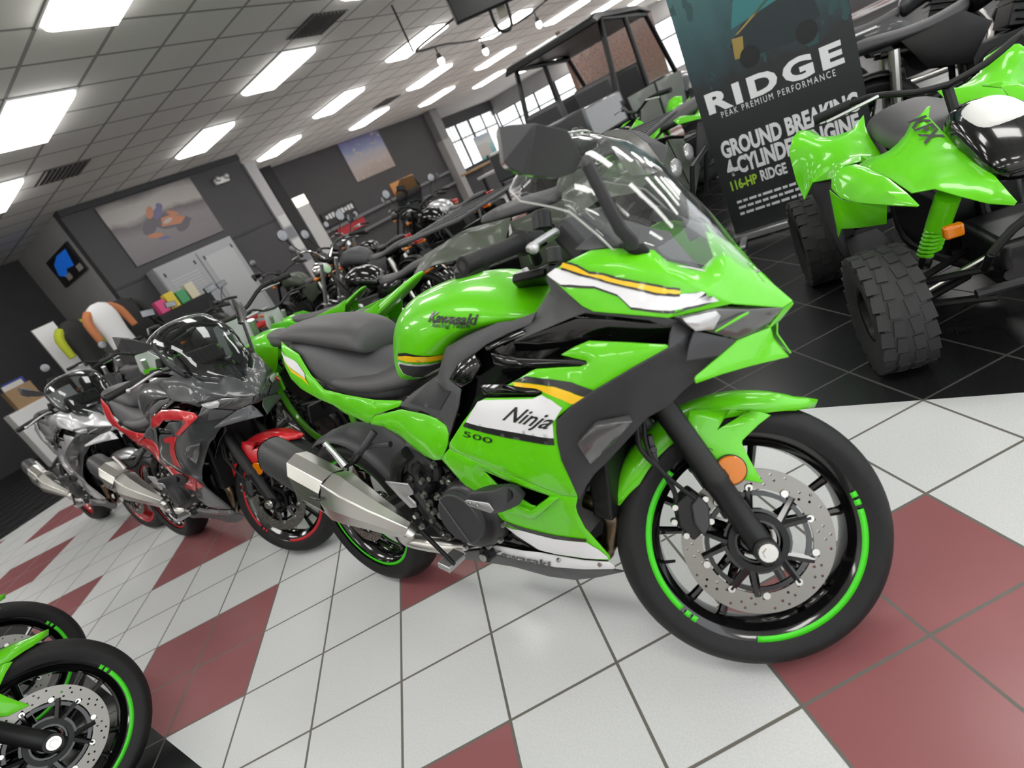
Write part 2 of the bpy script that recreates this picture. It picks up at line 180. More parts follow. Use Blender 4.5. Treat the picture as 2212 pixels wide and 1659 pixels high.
def tire_mat():
    m, nt, b = nodes('tire rubber', .62); b.inputs['Specular IOR Level'].default_value = .3
    tc = N(nt, 'ShaderNodeTexCoord'); sp = N(nt, 'ShaderNodeSeparateXYZ'); nt.links.new(tc.outputs['UV'], sp.inputs[0])
    u, v = sp.outputs[0], sp.outputs[1]                     # u around the tyre 0..1, v across -1..1
    av = math_n(nt, 'ABSOLUTE', v)
    ph = math_n(nt, 'FRACT', math_n(nt, 'ADD', math_n(nt, 'MULTIPLY', u, 26.), math_n(nt, 'MULTIPLY', av, 1.1)))
    line = math_n(nt, 'LESS_THAN', ph, .11)
    band = math_n(nt, 'MULTIPLY', math_n(nt, 'GREATER_THAN', av, .22), math_n(nt, 'LESS_THAN', av, .68))
    groove = math_n(nt, 'MULTIPLY', line, band)
    nz = N(nt, 'ShaderNodeTexNoise'); nz.inputs['Scale'].default_value = 30
    c = mixc(nt, nz.outputs[0], (.009,.009,.0095), (.015,.015,.0155))
    nt.links.new(mixc(nt, groove, c, (.004,.004,.004)), b.inputs['Base Color'])
    bp = N(nt, 'ShaderNodeBump'); bp.inputs['Distance'].default_value = .003; bp.inputs['Strength'].default_value = .8
    nt.links.new(math_n(nt, 'MULTIPLY', groove, -1.), bp.inputs['Height']); nt.links.new(bp.outputs[0], b.inputs['Normal'])
    return m
TIRE = tire_mat()
# ---------------------------------------------------------------- mesh helpers
class MB:
    def __init__(s, xf=None): s.v = []; s.f = []; s.uv = {}; s.xf = xf
    def add(s, vs, fs):
        o = len(s.v); s.v += [V(p) for p in vs]; s.f += [tuple(i + o for i in f) for f in fs]
        return o
    def box(s, c, d, rot=None):
        x, y, z = d[0]/2, d[1]/2, d[2]/2
        vs = [V(p) for p in ((-x,-y,-z),(x,-y,-z),(x,y,-z),(-x,y,-z),(-x,-y,z),(x,-y,z),(x,y,z),(-x,y,z))]
        if rot is not None: vs = [rot @ p for p in vs]
        s.add([p + V(c) for p in vs], [(3,2,1,0),(4,5,6,7),(0,1,5,4),(1,2,6,5),(2,3,7,6),(3,0,4,7)])
        return s
    def ring_loft(s, rings, cap=True, closed=True, loop=False):
        n = len(rings[0]); o = s.add([p for r in rings for p in r], [])
        m = len(rings)
        for i in range(m if loop else m - 1):
            for j in range(n if closed else n - 1):
                a, b = o + i*n + j, o + i*n + (j+1) % n
                k = (i+1) % m
                s.f.append((a, b, o + k*n + (j+1) % n, o + k*n + j))
        if cap and closed and not loop:
            s.f.append(tuple(o + j for j in reversed(range(n)))); s.f.append(tuple(o + (m-1)*n + j for j in range(n)))
        return s
    def tube(s, pts, r, n=8, smooth=0, cap=True):
        pts = [V(p) for p in pts]
        rs = list(r) if isinstance(r, (list, tuple)) else [r]*len(pts)
        if smooth: pts, rs = catmull(pts, rs, smooth)
        rings = []; up = None
        for i, p in enumerate(pts):
            t = (pts[min(i+1, len(pts)-1)] - pts[max(i-1, 0)])
            if t.length < 1e-9: t = V((0,0,1))
            t.normalize()
            if up is None:
                up = t.orthogonal().normalized()
            else:
                up = (up - t*up.dot(t)); up = up.normalized() if up.length > 1e-6 else t.orthogonal().normalized()
            w = t.cross(up)
            rings.append([p + (up*math.cos(a) + w*math.sin(a))*rs[i] for a in [2*PI*k/n for k in range(n)]])
        return s.ring_loft(rings, cap)
    def cyl(s, a, b, r, r2=None, n=20):
        return s.tube([a, b], [r, r if r2 is None else r2], n)
    def lathe(s, prof, c=(0,0,0), n=48, loop=False, a0=0., a1=2*PI):
        """profile of (radius, y) turned about the y axis through c"""
        full = abs(a1 - a0 - 2*PI) < 1e-6
        rings = []
        for k in range(n if full else n + 1):
            a = a0 + (a1-a0)*k/n
            rings.append([V((c[0] + r*math.cos(a), c[1] + y, c[2] + r*math.sin(a))) for r, y in prof])
        return s.ring_loft(rings, cap=not full and loop, closed=loop, loop=full)
    def sphere(s, c, r, n=12, sc=(1,1,1)):
        rings = []
        for i in range(1, n):
            a = PI*i/n
            rings.append([V((c[0]+r*sc[0]*math.sin(a)*math.cos(b), c[1]+r*sc[1]*math.sin(a)*math.sin(b), c[2]+r*sc[2]*math.cos(a))) for b in [2*PI*k/(2*n) for k in range(2*n)]])
        return s.ring_loft(rings)
    def plate(s, outer, holes, org, ex, ey, th, step=None):
        """flat plate with holes, outline in the plane (ex, ey), th along ex x ey (centred)"""
        ex, ey = V(ex), V(ey); nz = ex.cross(ey).normalized(); org = V(org)
        vs, tr = cdt([V(p) for p in outer], [[V(q) for q in h] for h in holes], step)
        n = len(vs)
        for sgn in (1, -1):
            o = s.add([org + ex*p[0] + ey*p[1] + nz*th/2*sgn for p in vs], [])
            s.f += [tuple(o + i for i in (t if sgn > 0 else t[::-1])) for t in tr]
        o0 = len(s.v) - 2*n
        cnt = {}
        for t in tr:
            for a, b in ((t[0],t[1]),(t[1],t[2]),(t[2],t[0])): cnt[(a,b)] = 1
        for (a, b) in list(cnt):
            if (b, a) not in cnt: s.f.append((o0+b, o0+a, o0+n+a, o0+n+b))
        return s
def catmull(pts, rs, k):
    P, R = [], []
    for i in range(len(pts)-1):
        p0, p1, p2, p3 = pts[max(i-1,0)], pts[i], pts[i+1], pts[min(i+2, len(pts)-1)]
        for j in range(k):
            t = j/k
            P.append(.5*((2*p1) + (p2-p0)*t + (2*p0-5*p1+4*p2-p3)*t*t + (3*p1-p0-3*p2+p3)*t**3)); R.append(rs[i] + (rs[i+1]-rs[i])*t)
    return P + [pts[-1]], R + [rs[-1]]
def inside(p, poly):
    c = False; j = len(poly)-1
    for i in range(len(poly)):
        a, b = poly[i], poly[j]
        if (a[1] > p[1]) != (b[1] > p[1]) and p[0] < (b[0]-a[0])*(p[1]-a[1])/(b[1]-a[1]) + a[0]: c = not c
        j = i
    return c
def segd(p, poly):
    d = 1e9
    for i in range(len(poly)):
        a, b = poly[i-1], poly[i]; ab = b-a; l = ab.length_squared
        t = 0 if l == 0 else max(0, min(1, (p-a).dot(ab)/l))
        d = min(d, (p-a-ab*t).length)
    return d
def cdt(outer, holes=(), step=None):
    outer = [V((p[0], p[1])) for p in outer]; holes = [[V((p[0], p[1])) for p in h] for h in holes]
    pts, ed = [], []
    for loop in [outer] + holes:
        o = len(pts); pts += loop; ed += [(o+i, o+(i+1) % len(loop)) for i in range(len(loop))]
    if step:
        x0, x1 = min(p[0] for p in outer), max(p[0] for p in outer); y0, y1 = min(p[1] for p in outer), max(p[1] for p in outer)
        r = 0; y = y0 + step/2
        while y < y1:
            x = x0 + step*(.25 if r % 2 else .75)
            while x < x1:
                p = V((x, y))
                if inside(p, outer) and segd(p, outer) > step*.45 and not any(inside(p, h) or segd(p, h) < step*.4 for h in holes): pts.append(p)
                x += step
            y += step*.87; r += 1
    v, e, f, _, _, _ = geo.delaunay_2d_cdt(pts, ed, [], 0, 1e-5)
    tr = []
    for t in f:
        c = (v[t[0]] + v[t[1]] + v[t[2]])/3
        if not inside(c, outer) or any(inside(c, h) for h in holes): continue
        a = (v[t[1]]-v[t[0]]).cross(v[t[2]]-v[t[0]])
        if abs(a) < 1e-9: continue
        tr.append(tuple(t) if a > 0 else tuple(t)[::-1])
    return v, tr
def obj(name, mb, m, parent=None, bevel=0, sub=0, solid=0, ang=35, seg=2, keep=False):
    me = bpy.data.meshes.new(name)
    vs = mb.v if mb.xf is None else [mb.xf @ p for p in mb.v]
    me.from_pydata([tuple(p) for p in vs], [], mb.f); me.update()
    if not keep:
        bm = bmesh.new(); bm.from_mesh(me); bmesh.ops.remove_doubles(bm, verts=bm.verts, dist=1e-6)
        bmesh.ops.recalc_face_normals(bm, faces=bm.faces); bm.to_mesh(me); bm.free()
    me.polygons.foreach_set('use_smooth', [True]*len(me.polygons))
    if ang and not sub: me.set_sharp_from_angle(angle=math.radians(ang))
    me.materials.append(m)
    o = bpy.data.objects.new(name, me); C.objects.link(o)
    if parent is not None: o.parent = parent
    if solid:
        d = o.modifiers.new('t', 'SOLIDIFY'); d.thickness = solid; d.offset = -1
    if bevel:
        d = o.modifiers.new('b', 'BEVEL'); d.width = bevel; d.segments = seg; d.limit_method = 'ANGLE'; d.angle_limit = math.radians(40)
    if sub:
        d = o.modifiers.new('s', 'SUBSURF'); d.levels = sub; d.render_levels = sub
    return o
def empty(name, loc=(0,0,0), rot=None, label=None, cat=None, group=None):
    o = bpy.data.objects.new(name, None); C.objects.link(o); o.location = loc; o.empty_display_size = .05
    if rot is not None: o.rotation_euler = rot
    return tag(o, label, cat, group)
def tag(o, label=None, cat=None, group=None, kind=None):
    for k, v in (('label', label), ('category', cat), ('group', group), ('kind', kind)):
        if v: o[k] = v
    return o
def mirror(pts, s): return [(p[0], p[1]*s, p[2]) for p in pts]
def panel(name, pts, m, parent, out=(0,-1,0), th=.004, bulge=.006, fall=.018, step=.022, holes=(), xf=None, bevel=.002, flatten=None):
    """a curved shell through a 3D outline, thickness inward; returns (object, bvh of the outer skin)"""
    P = [V(p) for p in pts]; n = V((0,0,0)); c = sum(P, V((0,0,0)))/len(P)
    for i in range(len(P)): n += (P[i-1]-c).cross(P[i]-c)
    n.normalize()
    if n.dot(V(out)) < 0: n = -n
    if flatten: n = V(flatten).normalized()
    ex = (V((1,0,0)) - n*n[0]).normalized() if abs(n[0]) < .9 else (V((0,1,0)) - n*n[1]).normalized()
    ey = n.cross(ex)
    q = [V(((p-c).dot(ex), (p-c).dot(ey))) for p in P]; h = [(p-c).dot(n) for p in P]
    hq = [[V(((V(p)-c).dot(ex), (V(p)-c).dot(ey))) for p in hole] for hole in holes]; hh = [[(V(p)-c).dot(n) for p in hole] for hole in holes]
    Q = q + [p for a in hq for p in a]; Hh = h + [p for a in hh for p in a]
    vs, tr = cdt(q, hq, step)
    out3 = []
    for p in vs:
        ws = hs = 0.; exact = None
        for a, b in zip(Q, Hh):
            d = (p-a).length_squared
            if d < 1e-9: exact = b; break
            w = 1/d**1.5; ws += w; hs += w*b
        z = exact if exact is not None else hs/ws
        if bulge and exact is None:
            d = min([segd(p, q)] + [segd(p, a) for a in hq]); z += bulge*(1-math.exp(-d/fall))
        out3.append(c + ex*p[0] + ey*p[1] + n*z)
    mb = MB(); mb.add(out3, tr)
    bvh = BVHTree.FromPolygons([tuple(p) for p in out3], tr)
    if xf is not None: mb.xf = xf
    o = obj(name, mb, m, parent, solid=th, bevel=bevel, keep=True)
    return o, bvh
def project(bvh, x, z, y0=-1., dr=(0,1,0), eps=.0016, yn=-.2):
    loc, nor, _, _ = bvh.ray_cast(V((x, y0, z)), V(dr))
    if loc is None:
        loc, nor, _, _ = bvh.find_nearest(V((x, yn, z)))
    if nor.dot(V(dr)) > 0: nor = -nor
    return loc + nor*eps
def decal(name, pts, bvh, m, parent, s=1, eps=.0022, step=.01, xf=None):
    lp = []
    for i in range(len(pts)):
        a, b = V(pts[i-1]), V(pts[i]); k = max(1, math.ceil((b-a).length/.009))
        lp += [a.lerp(b, (j+1)/k) for j in range(k)]
    vs, tr = cdt([V((p[0], p[2])) for p in lp], [], step)
    yn = sum(p[1] for p in pts)/len(pts)
    P = [project(bvh, p[0], p[1], eps=eps, yn=yn) for p in vs]
    mb = MB(xf); mb.add(mirror(P, s), tr if s > 0 else [t[::-1] for t in tr])
    return obj(name, mb, m, parent, keep=True, ang=0)
def text_geo(body, shear=0., offset=0., spacing=1.):
    cu = bpy.data.curves.new('t', 'FONT'); cu.body = body; cu.shear = shear; cu.offset = offset; cu.space_character = spacing; cu.resolution_u = 3
    o = bpy.data.objects.new('t', cu); C.objects.link(o)
    dg = bpy.context.evaluated_depsgraph_get(); dg.update()
    me = o.evaluated_get(dg).to_mesh()
    vs = [V(v.co) for v in me.vertices]; fs = [tuple(p.vertices) for p in me.polygons]
    o.evaluated_get(dg).to_mesh_clear(); bpy.data.objects.remove(o); bpy.data.curves.remove(cu)
    x0, x1 = min(v[0] for v in vs), max(v[0] for v in vs); y0 = 0.; y1 = max(v[1] for v in vs)
    return [((v[0]-x0)/(x1-x0), (v[1]-y0)/(y1-y0)) for v in vs], fs
def text_on(name, body, a, b, c, bvh, m, parent, eps=.002, **kw):
    """lettering on a panel: a lower left, b lower right, c upper left of the line (points in the bike's frame)"""
    uv, fs = text_geo(body, **kw); a, b, c = V(a), V(b), V(c)
    P = [a + (b-a)*u + (c-a)*v for u, v in uv]
    P = [project(bvh, p[0], p[2], eps=eps) for p in P]
    mb = MB(); mb.add(P, fs)
    return obj(name, mb, m, parent, keep=True, ang=0)
def text_flat(name, body, a, b, c, m, parent, lift=(0,0,0), **kw):
    uv, fs = text_geo(body, **kw); a, b, c = V(a), V(b), V(c); l = V(lift)
    mb = MB(); mb.add([a + (b-a)*u + (c-a)*v + l for u, v in uv], fs)
    return obj(name, mb, m, parent, keep=True, ang=0)
def half_loft(name, st, m, parent, sub=2, cap=True, xf=None):
    """stations (x, [(w, z) from the crown to the lower edge]); mirrored to both sides"""
    mb = MB(xf); rings = []
    for x, pr in st:
        xs = x if isinstance(x, (list, tuple)) else [x]*len(pr)
        L = [(xs[i], -w, z) for i, (w, z) in enumerate(pr)]; R = [(xs[i], w, z) for i, (w, z) in enumerate(pr)]
        rings.append([V(p) for p in L[::-1] + R[1:]])
    mb.ring_loft(rings, cap)
    return obj(name, mb, m, parent, sub=sub)
# ---------------------------------------------------------------- the sport motorcycle (x forward, right side at -y, z up)
def tire(name, c, R, hw, rb, parent, xf=None, n=96, m=None):
    prof = []
    for k in range(-8, 9):
        a = k/8*math.radians(68); prof.append((R - .62*R*0 - hw*1.02*(1-math.cos(a))*.9, hw*.985*math.sin(a)/math.sin(math.radians(68))))
    side = [(rb + (prof[0][0]-rb)*t, -hw*(1.0 - .16*(1-t)**1.6)) for t in (0, .25, .5, .75)]
    full = side + prof + [(r, -y) for r, y in side[::-1]]
    mb = MB(xf); mb.lathe(full, c, n)
    o = obj(name, mb, m or TIRE, parent, keep=True, ang=50)
    me = o.data; uv = me.uv_layers.new(name='UVMap'); k = len(full)
    for p in me.polygons:
        us = [me.loops[l].vertex_index//k for l in p.loop_indices]; wrap = max(us)-min(us) > 1
        for l, uu in zip(p.loop_indices, us):
            vi = me.loops[l].vertex_index
            uv.data[l].uv = ((n if wrap and uu == 0 else uu)/n, full[vi % k][1]/hw)
    return o
def rim(name, c, rf, hw, parent, m, xf=None, spokes=5, n=72, ri=.197, split=True):
    mb = MB(xf)
    k = rf/.232
    prof = [(rf,-hw),(rf-.004,-hw-.003),(rf-.018,-hw+.003),(rf-.024,-hw+.01),(ri,-hw*.55),(ri-.004,0),(ri,hw*.55),(rf-.024,hw-.01),(rf-.018,hw-.003),(rf-.004,hw+.003),(rf,hw),(ri+.016,hw*.5),(ri+.012,0),(ri+.016,-hw*.5)]
    mb.lathe(prof, c, n, loop=True)
    mb.lathe([(.0,-.05),(.03,-.05),(.036,-.044),(.044,-.03),(.044,.03),(.036,.044),(.03,.05),(.0,.05)], c, 28)
    for i in range(spokes):
        a = 2*PI*i/spokes + .25
        def pt(r, da, y=0): return (c[0] + r*math.cos(a+da), c[1] + y, c[2] + r*math.sin(a+da))
        ends = ((-.19, .19) if split else (0,))
        for e in ends:
            mb.tube([pt(.036, e*.5), pt(.1, e*.75), pt(.15, e*.95), pt(ri+.004, e)], [.0135,.0095,.0085,.0105], 8, 3)
        if split: mb.tube([pt(.15,-.17), pt(.15,.17)], .006, 6)
    return obj(name, mb, m, parent, ang=40)
def arc_band(mb, c, r0, r1, y, a0, a1, n=40):
    rings = []
    for k in range(n+1):
        a = a0 + (a1-a0)*k/n
        rings.append([(c[0]+r*math.cos(a), c[1]+y, c[2]+r*math.sin(a)) for r in (r0, r1)])
    o = mb.add([p for r in rings for p in r], [])
    for k in range(n): mb.f.append((o+2*k, o+2*k+1, o+2*k+3, o+2*k+2))
    return mb
def circle(r, n, c=(0,0), a0=0): return [(c[0]+r*math.cos(a0+2*PI*k/n), c[1]+r*math.sin(a0+2*PI*k/n)) for k in range(n)]
def rotor(name, c, r0, r1, parent, xf=None, th=.0045, hole_rows=((.5,36),), m=None):
    holes = [circle(r0, 60)]
    for i in range(30):
        for j, fr_ in enumerate((.25, .52, .78)):
            a = 2*PI*(i + j*.33)/30
            if (i + j) % 3 == 2: continue
            r = r0 + (r1-r0)*fr_
            holes.append(circle(.0032, 8, (r*math.cos(a), r*math.sin(a))))
    mb = MB(xf); mb.plate(circle(r1, 90), holes, c, (1,0,0), (0,0,1), th)
    return obj(name, mb, m or ROTORM, parent, ang=40)
RAKE = math.radians(24.5); STEER_FOOT = V((1.467, 0, 0)); STEER_AXIS = V((-math.sin(RAKE), 0, math.cos(RAKE)))
def steer_matrix(a): return MX.Translation(STEER_FOOT) @ MX.Rotation(a, 4, STEER_AXIS) @ MX.Translation(-STEER_FOOT)
def bolt_head(mb, p, r=.007, h=.008, n=10, ax=(0,-1,0)):
    a = V(p); mb.cyl(a, a + V(ax)*h, r, r*.85, n)
def sport_bike(label, loc, heading, lean, steer, pal, graphics='green', group=None):
    root = empty('sport_motorcycle', loc, (lean, 0, heading), label, 'motorcycle', group)
    S = steer_matrix(steer)
    body, accent, low, tape, fend, tail, rimc = pal
    # ---- wheels
    fc, rc = V((1.375,0,.293)), V((0,0,.306))
    w = rim('wheel', fc, .232, .043, root, rimc, S)
    tire('tire', fc, .293, .055, .228, w, S)
    for y in (-.0475, .0475):
        mb = MB(S)
        for a0, a1 in ((-1.75,.1),(1.95+.3,3.75)):
            arc_band(mb, fc, .2155, .229, y, a0, a1)
        for a in (.14,.22): arc_band(mb, fc, .2155, .229, y, a, a+.055, 4)
        for a in (3.80,3.88): arc_band(mb, fc, .2155, .229, y, a, a+.055, 4)
        obj('rim_tape', mb, tape, w, keep=True, ang=0, solid=.0006)
    ro = rotor('brake_rotor', fc + V((0,-.07,0)), .112, .155, w, S)
    mb = MB(S)
    for i in range(5):
        a = 2*PI*i/5 + .5
        for e in (-.24, .24):
            mb.tube([fc + V((.05*math.cos(a), -.068, .05*math.sin(a))), fc + V((.118*math.cos(a+e), -.07, .118*math.sin(a+e)))], [.011, .008], 6)
    mb.lathe([(.042,-.012),(.07,-.012),(.07,.0),(.042,.0)], fc + V((0,-.062,0)), 30, loop=True)
    mb.lathe([(.098,-.003),(.108,-.003),(.108,.003),(.098,.003)], fc + V((0,-.07,0)), 40, loop=True)
    obj('rotor_carrier', mb, BLACKG, w)
    for i in range(15):
        mb = MB(S)
        if i < 10: a = 2*PI*i/10 + .26; bolt_head(mb, fc + V((.116*math.cos(a), -.0725, .116*math.sin(a))), .009, .004, 12)
        else: a = 2*PI*i/5 + .5; bolt_head(mb, fc + V((.055*math.cos(a), -.074, .055*math.sin(a))), .006, .005, 8)
        obj('rotor_button' if i < 10 else 'bolt', mb, STEEL, w)
    mb = MB(S); mb.lathe([(.048,-.003),(.062,-.003),(.062,.002),(.048,.002)], fc + V((0,-.08,0)), 40, loop=True)
    obj('sensor_ring', mb, SATIN, w)
    mb = MB(S); mb.tube([fc + V((-.2,-.02,-.03)), fc + V((-.175,-.045,-.022))], [.004,.0035], 8); obj('valve_stem', mb, RUBBER, w)
    w2 = rim('wheel', rc, .232, .052, root, rimc)
    tire('tire', rc, .306, .075, .228, w2)
    for y in (-.0565, .0565): obj('rim_tape', arc_band(MB(), rc, .2155, .229, y, 0, 2*PI, 80), tape, w2, keep=True, ang=0, solid=.0006)
    rotor('brake_rotor', rc + V((0,-.07,0)), .075, .11, w2)
    # ---- fork, fender, brake
    for s in (-1, 1):
        mb = MB(S); y = .1*s
        def fp(t, dx=0.): return V((1.377 - t*math.sin(RAKE-.04) + dx, y, .29 + t*math.cos(RAKE-.04)))
        mb.tube([fp(-.035), fp(.0), fp(.05), fp(.155), fp(.16), fp(.175), fp(.18), fp(.36)], [.022,.027,.0255,.026,.0285,.0285,.0265,.0265], 20)
        mb.tube([fp(.36), fp(.72)], .0225, 18)
        mb.cyl(fp(0) + V((0,.03,0)), fp(0) + V((0,-.03,0)), .026, n=20)
        fk = obj('fork_leg', mb, SATIN, root, ang=50)
        mb = MB(S); mb.tube([fp(0) + V((0,.031*s,0)), fp(0) + V((0,.04*s,0))], [.0215,.019], 14); mb.tube([fp(0) + V((0,.039*s,0)), fp(0) + V((0,.044*s,0))], [.012,.011], 6)
        obj('axle_nut', mb, STEEL, fk)
    mb = MB(S)                                           # fender crown hugging the tyre
    rings = []
    for k in range(25):
        a = math.radians(52 + (156-52)*k/24); R = .318 if k > 2 else .318 + .012*(2-k)/2
        hw = .064*min(1, .12 + (k/5)**.7) if k < 5 else .064
        if k > 20: hw *= 1 - .11*(k-20)
        drop = .05 if 6 < k < 22 else .02 + .03*max(0, min(1, k/6))*(1 if k < 7 else max(0, (25-k)/4))
        ring = []
        for j in range(9):
            u = (j-4)/4; ring.append(V((1.375 + (R - drop*abs(u)**3.2)*math.cos(a), hw*math.sin(u*1.35)/math.sin(1.35), .293 + (R - drop*abs(u)**3.2)*math.sin(a))))
        rings.append(ring)
    mb.ring_loft(rings, cap=False, closed=False)
    fe = obj('fender', mb, fend, root, solid=.003, ang=50)
    for s in (-1, 1):
        ar, bv = panel('fender_arm', mirror(TR['fender_arm'], -s), fend, fe, out=(0,s,0), th=.004, bulge=.004, xf=S, holes=[mirror(TR['fender_hole'], -s)])
        if graphics == 'plain': continue
        mb = MB(S); c = V((1.349, .094*s, .458)); mb.tube([c, c + V((0,.007*s,0)), c + V((0,.009*s,0))], [.0305,.0305,.028], 32); rf_ = obj('reflector', mb, AMBER, fe)
        mb = MB(S); mb.lathe([(.0295,-.001),(.0325,-.001),(.0325,.007),(.0295,.007)], c + V((0,.003*s-.003,0)), 32, loop=True); obj('reflector_bezel', mb, SATIN, rf_)
        if s < 0 and graphics == 'green':
            o = text_on('lettering', 'ABS', *TR['abs'], bv, BLACKD, fe, eps=.002, shear=.2)
            for v in o.data.vertices: v.co = S @ v.co
    mb = MB(S)
    prof = [(1.262,.432),(1.29,.40),(1.276,.345),(1.245,.325),(1.222,.36),(1.226,.41)]
    mb.ring_loft([[V((x,-.1,z)) for x, z in prof], [V((x,-.085,z)) for x, z in prof], [V((x,-.04,z)) for x, z in prof]])
    ca = obj('brake_caliper', mb, SATIN, root, bevel=.004)
    mb = MB(S); mb.ring_loft([[V((1.268 + (x-1.25)*.55, y, .372 + (z-.372)*.8)) for x, z in prof] for y in (-.1,-.109)]); obj('caliper_piston_cover', mb, GREY, ca, bevel=.004)
    for p in ((1.286,-.088,.408),(1.288,-.088,.36),(1.222,-.088,.402),(1.214,-.088,.372),(1.232,-.09,.34)):
        mb = MB(S); bolt_head(mb, p, .0075, .014); obj('bolt', mb, STEEL, ca)
    for nm, sh in (('hose',.003),('hose2',.0)):
        mb = MB(S); p = [V(q) for q in TR[nm]]; mb.tube([p[0] + V((.03,.01,.14))] + p, .0055 if nm == 'hose' else .0045, 8, 5); obj('brake_hose', mb, RUBBER, root)
    mb = MB(S); mb.box((1.205,-.075,.53), (.012,.03,.06)); mb.tube([(1.205,-.09,.53),(1.205,-.096,.53)], .008, 10); obj('hose_bracket', mb, GREY, root, bevel=.002)
    # ---- handlebars
    mb = MB(S)
    mb.ring_loft([[V((1.02+dx, y, .955+dz)) for dx, dz in ((-.03,-.012),(.045,-.014),(.05,.006),(-.025,.008))] for y in (-.115,-.08,0,.08,.115)])
    tc = obj('triple_clamp', mb, SATIN, root, bevel=.006)
    mb = MB(S); mb.cyl((1.01,0,.965),(1.003,0,.985), .02, n=18); obj('stem_nut', mb, ALU, tc)
    for s in (-1, 1):
        a, b = V((.941,.36*s,.949)), V((1.052,.215*s,1.0)); d = (a-b).normalized()
        mb = MB(S); mb.tube([b + V((.0,-.11*s,-.02)), b, b + d*.02], [.013,.011,.011], 12)
        hb = obj('handlebar', mb, SATIN, root)
        mb = MB(S); L = (a-b).length
        mb.tube([b + d*t for t in (.015,.02,.026,.032,.04,L-.035)], [.02,.026,.026,.019,.0172,.0168], 20)
        gr = obj('grip', mb, RUBBER, hb)
        mb = MB(S); mb.tube([a - d*.036, a - d*.034, a - d*.002, a], [.013,.0175,.0175,.0155], 20); mb2 = MB(S)
        be = obj('bar_end', mb, SATIN, hb)
        mb2.tube([a - d*.001, a + d*.0005], [.0085,.0085], 14); obj('end_hole', mb2, BLACKD, be)
        mb = MB(S); e = b + V((.0,-.02*s,0)); mb.box(e - d*.012, (.042,.045,.034), MX.Rotation(.9*s, 3, 'Z')); obj('switch_pod', mb, SATIN, hb, bevel=.007)
        mb = MB(S); q = [b + V((.03,-.03*s,.0)), b + V((.052,-.008*s,.0)), b + V((.05,.035*s,-.008)), a + V((.118,-.045*s,.012)), a + V((.125,-.02*s,.004))]
        mb.tube(q, [.009,.009,.007,.0065,.0065], 10, 4); mb.sphere(q[-1], .0105, 8); obj('lever', mb, ALU, hb)
        mb = MB(S); mb.cyl(b + V((.03,-.045*s,.02)), b + V((.034,-.05*s,.06)), .02, n=18); obj('reservoir', mb, SATIN if s < 0 else GREY, hb, bevel=.003)
    mb = MB(); mb.box((1.21,0,1.02), (.05,.2,.09), MX.Rotation(-.5, 3, 'Y')); ga = obj('instrument_panel', mb, GREY, root, bevel=.012)
    mb = MB(); mb.box((1.186,0,1.034), (.003,.15,.065), MX.Rotation(-.5, 3, 'Y')); obj('display', mb, BLACKG, ga)
    # ---- nose
    for s in (-1, 1):
        f = lambda k: mirror(TR[k], -s)
        ns, nbv = panel('nose_cowl', f('nose_side'), body, root, out=(.3,s,.3), bulge=.004, step=.018)
        panel('upper_cowl', f('nose_top'), body, root, out=(.5,s*.3,1), bulge=.004, step=.02)
        nb = panel('x', TR['nose_side'], body, None, out=(.3,-1,.3), bulge=.004, step=.018); bpy.data.objects.remove(nb[0])
        if graphics == 'green':
            big = [V(p) for p in TR['nose_white']]
            decal('outline_decal', [p + V((0,0,-.0045 if i > 8 else 0)) for i, p in enumerate(big)], nb[1], BLACKD, ns, s=-s, eps=.0012)
            decal('stripe_decal', TR['nose_white'], nb[1], WHITE, ns, s=-s, eps=.0034)
            yl = [V(p) for p in TR['nose_yellow']]
            decal('outline_decal', [p + V((0,0,.004 if i < 7 else -.004)) for i, p in enumerate(yl)], nb[1], BLACKD, ns, s=-s, eps=.005)
            decal('stripe_decal', TR['nose_yellow'], nb[1], YELLOW, ns, s=-s, eps=.0062)
        panel('chin_strip', f('chin'), body, root, out=(1,s*.6,0), bulge=.002, step=.012)
        panel('chin_wing', f('chin_side'), body, root, out=(.6,s,0), bulge=.004, step=.02)
        hl, _ = panel('headlight', f('headlight'), LENSD, root, out=(.7,s,-.2), bulge=.003, step=.02, th=.02)
        panel('headlamp', [(x+.004, y+.006*s, z) for x, y, z in f('headlamp_lens')], LENSW, hl, out=(.7,s,-.2), bulge=.006, th=.003, step=.012)
        panel('light_brow', [(x+.006, y+.006*s, z) for x, y, z in f('nose_brow')], body, hl, out=(.7,s,0), bulge=.001, th=.003, step=.01)
        panel('headlight_shroud', f('headlight_lower'), GREY, root, out=(.6,s,0), bulge=.003)
        panel('dash_cowl', f('dash_cowl'), GREYL, root, out=(.3,s*.5,1), bulge=.003)
        mk = [V(p) for p in (f('mirror') if s < 0 else TR['mirror_far'])]; am = [V(p) for p in (f('mirror_arm') if s < 0 else TR['mirror_arm_far'])]
        ctr = sum(mk, V())/len(mk); fw = V((.045,.014*s,.012)); cap = V((.05,.0,.0)); mbm = MB()
        apx = [ctr + fw + (mk[0]-ctr)*.42, ctr + fw + (mk[4]-ctr)*.55 + V((0,0,-.004))]
        mbm.add(mk + apx + [ctr - V((.008,0,0))], []); idx = len(mk)
        own = [idx if (p - mk[0]).length < (p - mk[5]).length else idx+1 for p in mk]
        for i in range(idx):
            k = (i+1) % idx
            mbm.f.append((i, k, own[i])); mbm.f.append((k, i, idx+2))
            if own[i] != own[k]: mbm.f.append((k, own[k], own[i]))
        mi = obj('mirror', mbm, GREYL, root, bevel=.005, ang=25)
        mb = MB(); mb.ring_loft([[ctr + (p-ctr)*t - V((x_,0,0)) for p in mk] for t, x_ in ((.97,.0),(.9,.012),(.0,.013))]); obj('mirror_glass', mb, CHROME, mi)
        mb = MB(); P = [am[0] + V((-.012,-.015*s,.012))] + am
        rings = []
